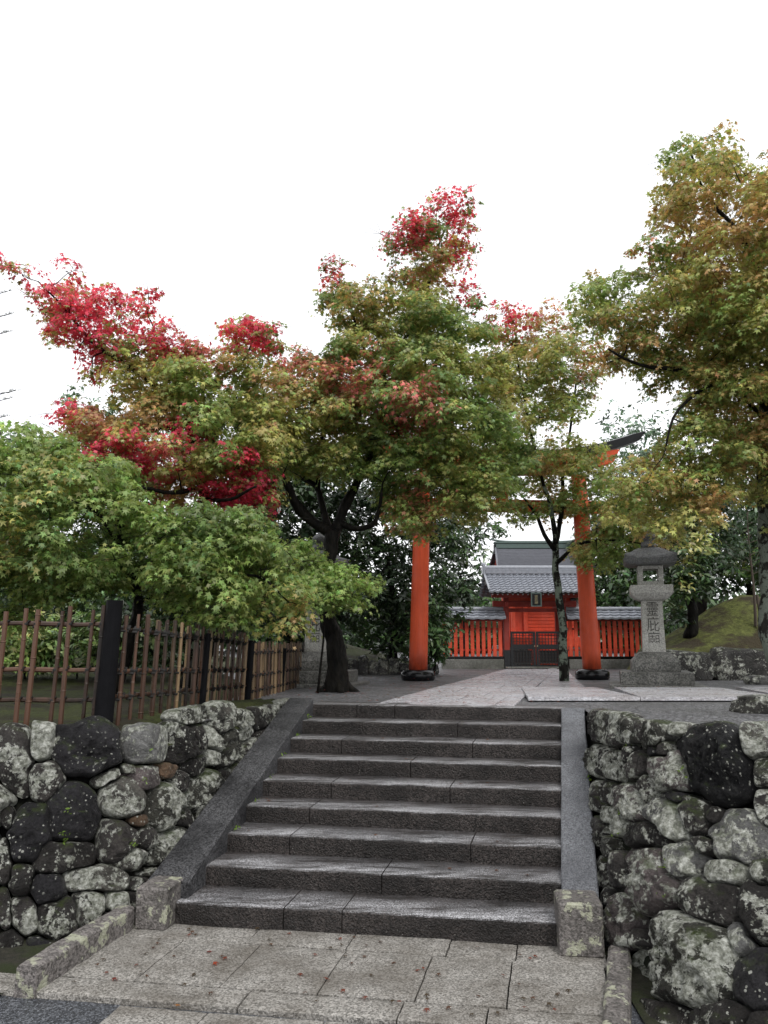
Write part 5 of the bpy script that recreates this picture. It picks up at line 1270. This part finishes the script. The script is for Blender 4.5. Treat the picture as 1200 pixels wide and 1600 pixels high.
# fallen leaves
def litter():
    pos, col = [], []
    def put(x, y, z, c): pos.append((x, y, z)); col.append(c)
    for _ in range(260):
        s = RNG.uniform(0, 1); t_ = RNG.uniform(0, 1) ** 1.5; p = L0.lerp(L1, t_).lerp(R0.lerp(R1, t_), s); p += Vector((RNG.normal() * .9, 0, 0)); put(p.x, p.y, T + .04, random.choice([(.25, .03, .02), (.20, .06, .03), (.12, .06, .03)]))
    for _ in range(70): p = lp(RNG.uniform(-.2, 3), RNG.uniform(.0, 1.2)); put(p.x, p.y, .014, random.choice([(.10, .05, .03), (.07, .05, .03), (.18, .05, .03)]))
    for _ in range(160): put(RNG.uniform(-1.2, 1.2), RNG.uniform(11, 17), T + .012, random.choice([(.22, .03, .02), (.16, .07, .03)]))
    for _ in range(260): x_, y_ = RNG.uniform(5.8, 12), RNG.uniform(16.6, 21); put(x_, y_, mound(x_, y_) + .012, random.choice([(.22, .16, .06), (.14, .09, .04), (.20, .07, .03)]))
    for _ in range(60): put(RNG.uniform(2.5, 8), RNG.uniform(10.7, 12.7), T + .072, (.14, .06, .03))
    for px_, py_, c in ((335, 1504, (.30, .05, .02)), (327, 1486, (.2, .04, .03)), (178, 1528, (.16, .03, .02)), (424, 1474, (.12, .06, .03)), (278, 1570, (.35, .16, .06)), (240, 1480, (.08, .04, .03)), (305, 1460, (.08, .05, .03))):
        p = G(px_, py_, .012); put(p.x, p.y, p.z, c)
    for k in range(2, 9):
        a_, b_ = nose(k)
        for _ in range(3): p = a_.lerp(b_, RNG.uniform(.03, .97)); put(p.x + .05, p.y + RNG.uniform(.08, .3), p.z + .012, (.14, .06, .03))
    pos = np.array(pos); N = len(pos)
    o = leaves_object('fallen_leaves', pos, RNG.normal(size=(N, 3)) * .12 + np.array([0, 0, 1]), RNG.normal(size=(N, 3)), RNG.uniform(.022, .036, N), np.array(col), M['maple'], None)
    tag(o, 'reddish fallen maple leaves scattered on the wet court, path and landing', 'fallen leaves', kind='stuff')
litter()
# tiny weeds in the wall joints and step corners
def weeds():
    sites = [(Y(385, 0, 1), 0)]
    P = []
    for k in (3, 4, 5, 6, 7, 8):
        a_, b_ = nose(k); P.append((a_.x + .06, a_.y + .12, a_.z))
    for st in (RST, LST):
        for (b, t_) in st[2:5]:
            for _ in range(3): s = RNG.uniform(.15, .95); P.append((b[0] + (t_[0] - b[0]) * s, b[1] + (t_[1] - b[1]) * s - .06, b[2] + (t_[2] - b[2]) * s))
    pos = np.repeat(np.array(P), 7, 0); N = len(pos); pos = pos + RNG.normal(size=(N, 3)) * .018 + np.array([0, 0, .02])
    o = leaves_object('joint_weeds', pos, RNG.normal(size=(N, 3)) + np.array([0, -.3, 1]), RNG.normal(size=(N, 3)), RNG.uniform(.010, .022, N), np.tile(np.array([(.16, .26, .04)]), (N, 1)), M['maple'], None, OVAL)
    tag(o, 'tiny green weeds sprouting from step corners and wall joints', 'weeds', kind='stuff')
weeds()

# ================================================================== LIGHT, SKY, CAMERA
W = bpy.data.worlds.new('World'); SC.world = W; W.use_nodes = True; nt = W.node_tree; bg = nt.nodes['Background']
sky = nt.nodes.new('ShaderNodeTexSky'); sky.sky_type = 'NISHITA'; sky.sun_disc = False; sky.sun_elevation = radians(52); sky.sun_rotation = radians(160)
hs = nt.nodes.new('ShaderNodeHueSaturation'); hs.inputs['Saturation'].default_value = .12; hs.inputs['Value'].default_value = 1
mx = nt.nodes.new('ShaderNodeMix'); mx.data_type = 'RGBA'; mx.inputs[0].default_value = .85; mx.inputs[7].default_value = (11.4, 11.5, 11.8, 1)   # cloud deck, in the sky's own units
nt.links.new(sky.outputs[0], hs.inputs['Color']); nt.links.new(hs.outputs[0], mx.inputs[6]); nt.links.new(mx.outputs[2], bg.inputs['Color'])
bg.inputs['Strength'].default_value = .138
sl = bpy.data.lights.new('overcast_sun', 'SUN'); sl.energy = 2.0; sl.angle = radians(22); sl.color = (1, .97, .93)
so = bpy.data.objects.new('overcast_sun', sl); COL.objects.link(so); so.location = (0, 0, 20)
# sun azimuth 160 deg clockwise from +Y in the sky node's convention
el, az = radians(52), radians(160); dirn = Vector((sin(az) * cos(el), cos(az) * cos(el), sin(el)))
so.rotation_euler = dirn.to_track_quat('Z', 'Y').to_euler()
cam = bpy.data.cameras.new('camera'); co = bpy.data.objects.new('camera', cam); COL.objects.link(co)
co.location = (0, 0, H); co.rotation_euler = (pi / 2 + PITCH, 0, 0)
cam.sensor_fit = 'VERTICAL'; cam.sensor_height = 36; cam.lens = 36 * F / 1600; cam.clip_end = 2000; cam.clip_start = .05
SC.camera = co
SC.view_settings.view_transform = 'Standard'; SC.view_settings.look = 'None'; SC.view_settings.exposure = 0; SC.view_settings.gamma = 1
SC.cycles.max_bounces = 6; SC.cycles.diffuse_bounces = 3; SC.cycles.glossy_bounces = 3; SC.cycles.transmission_bounces = 3; SC.cycles.transparent_max_bounces = 4
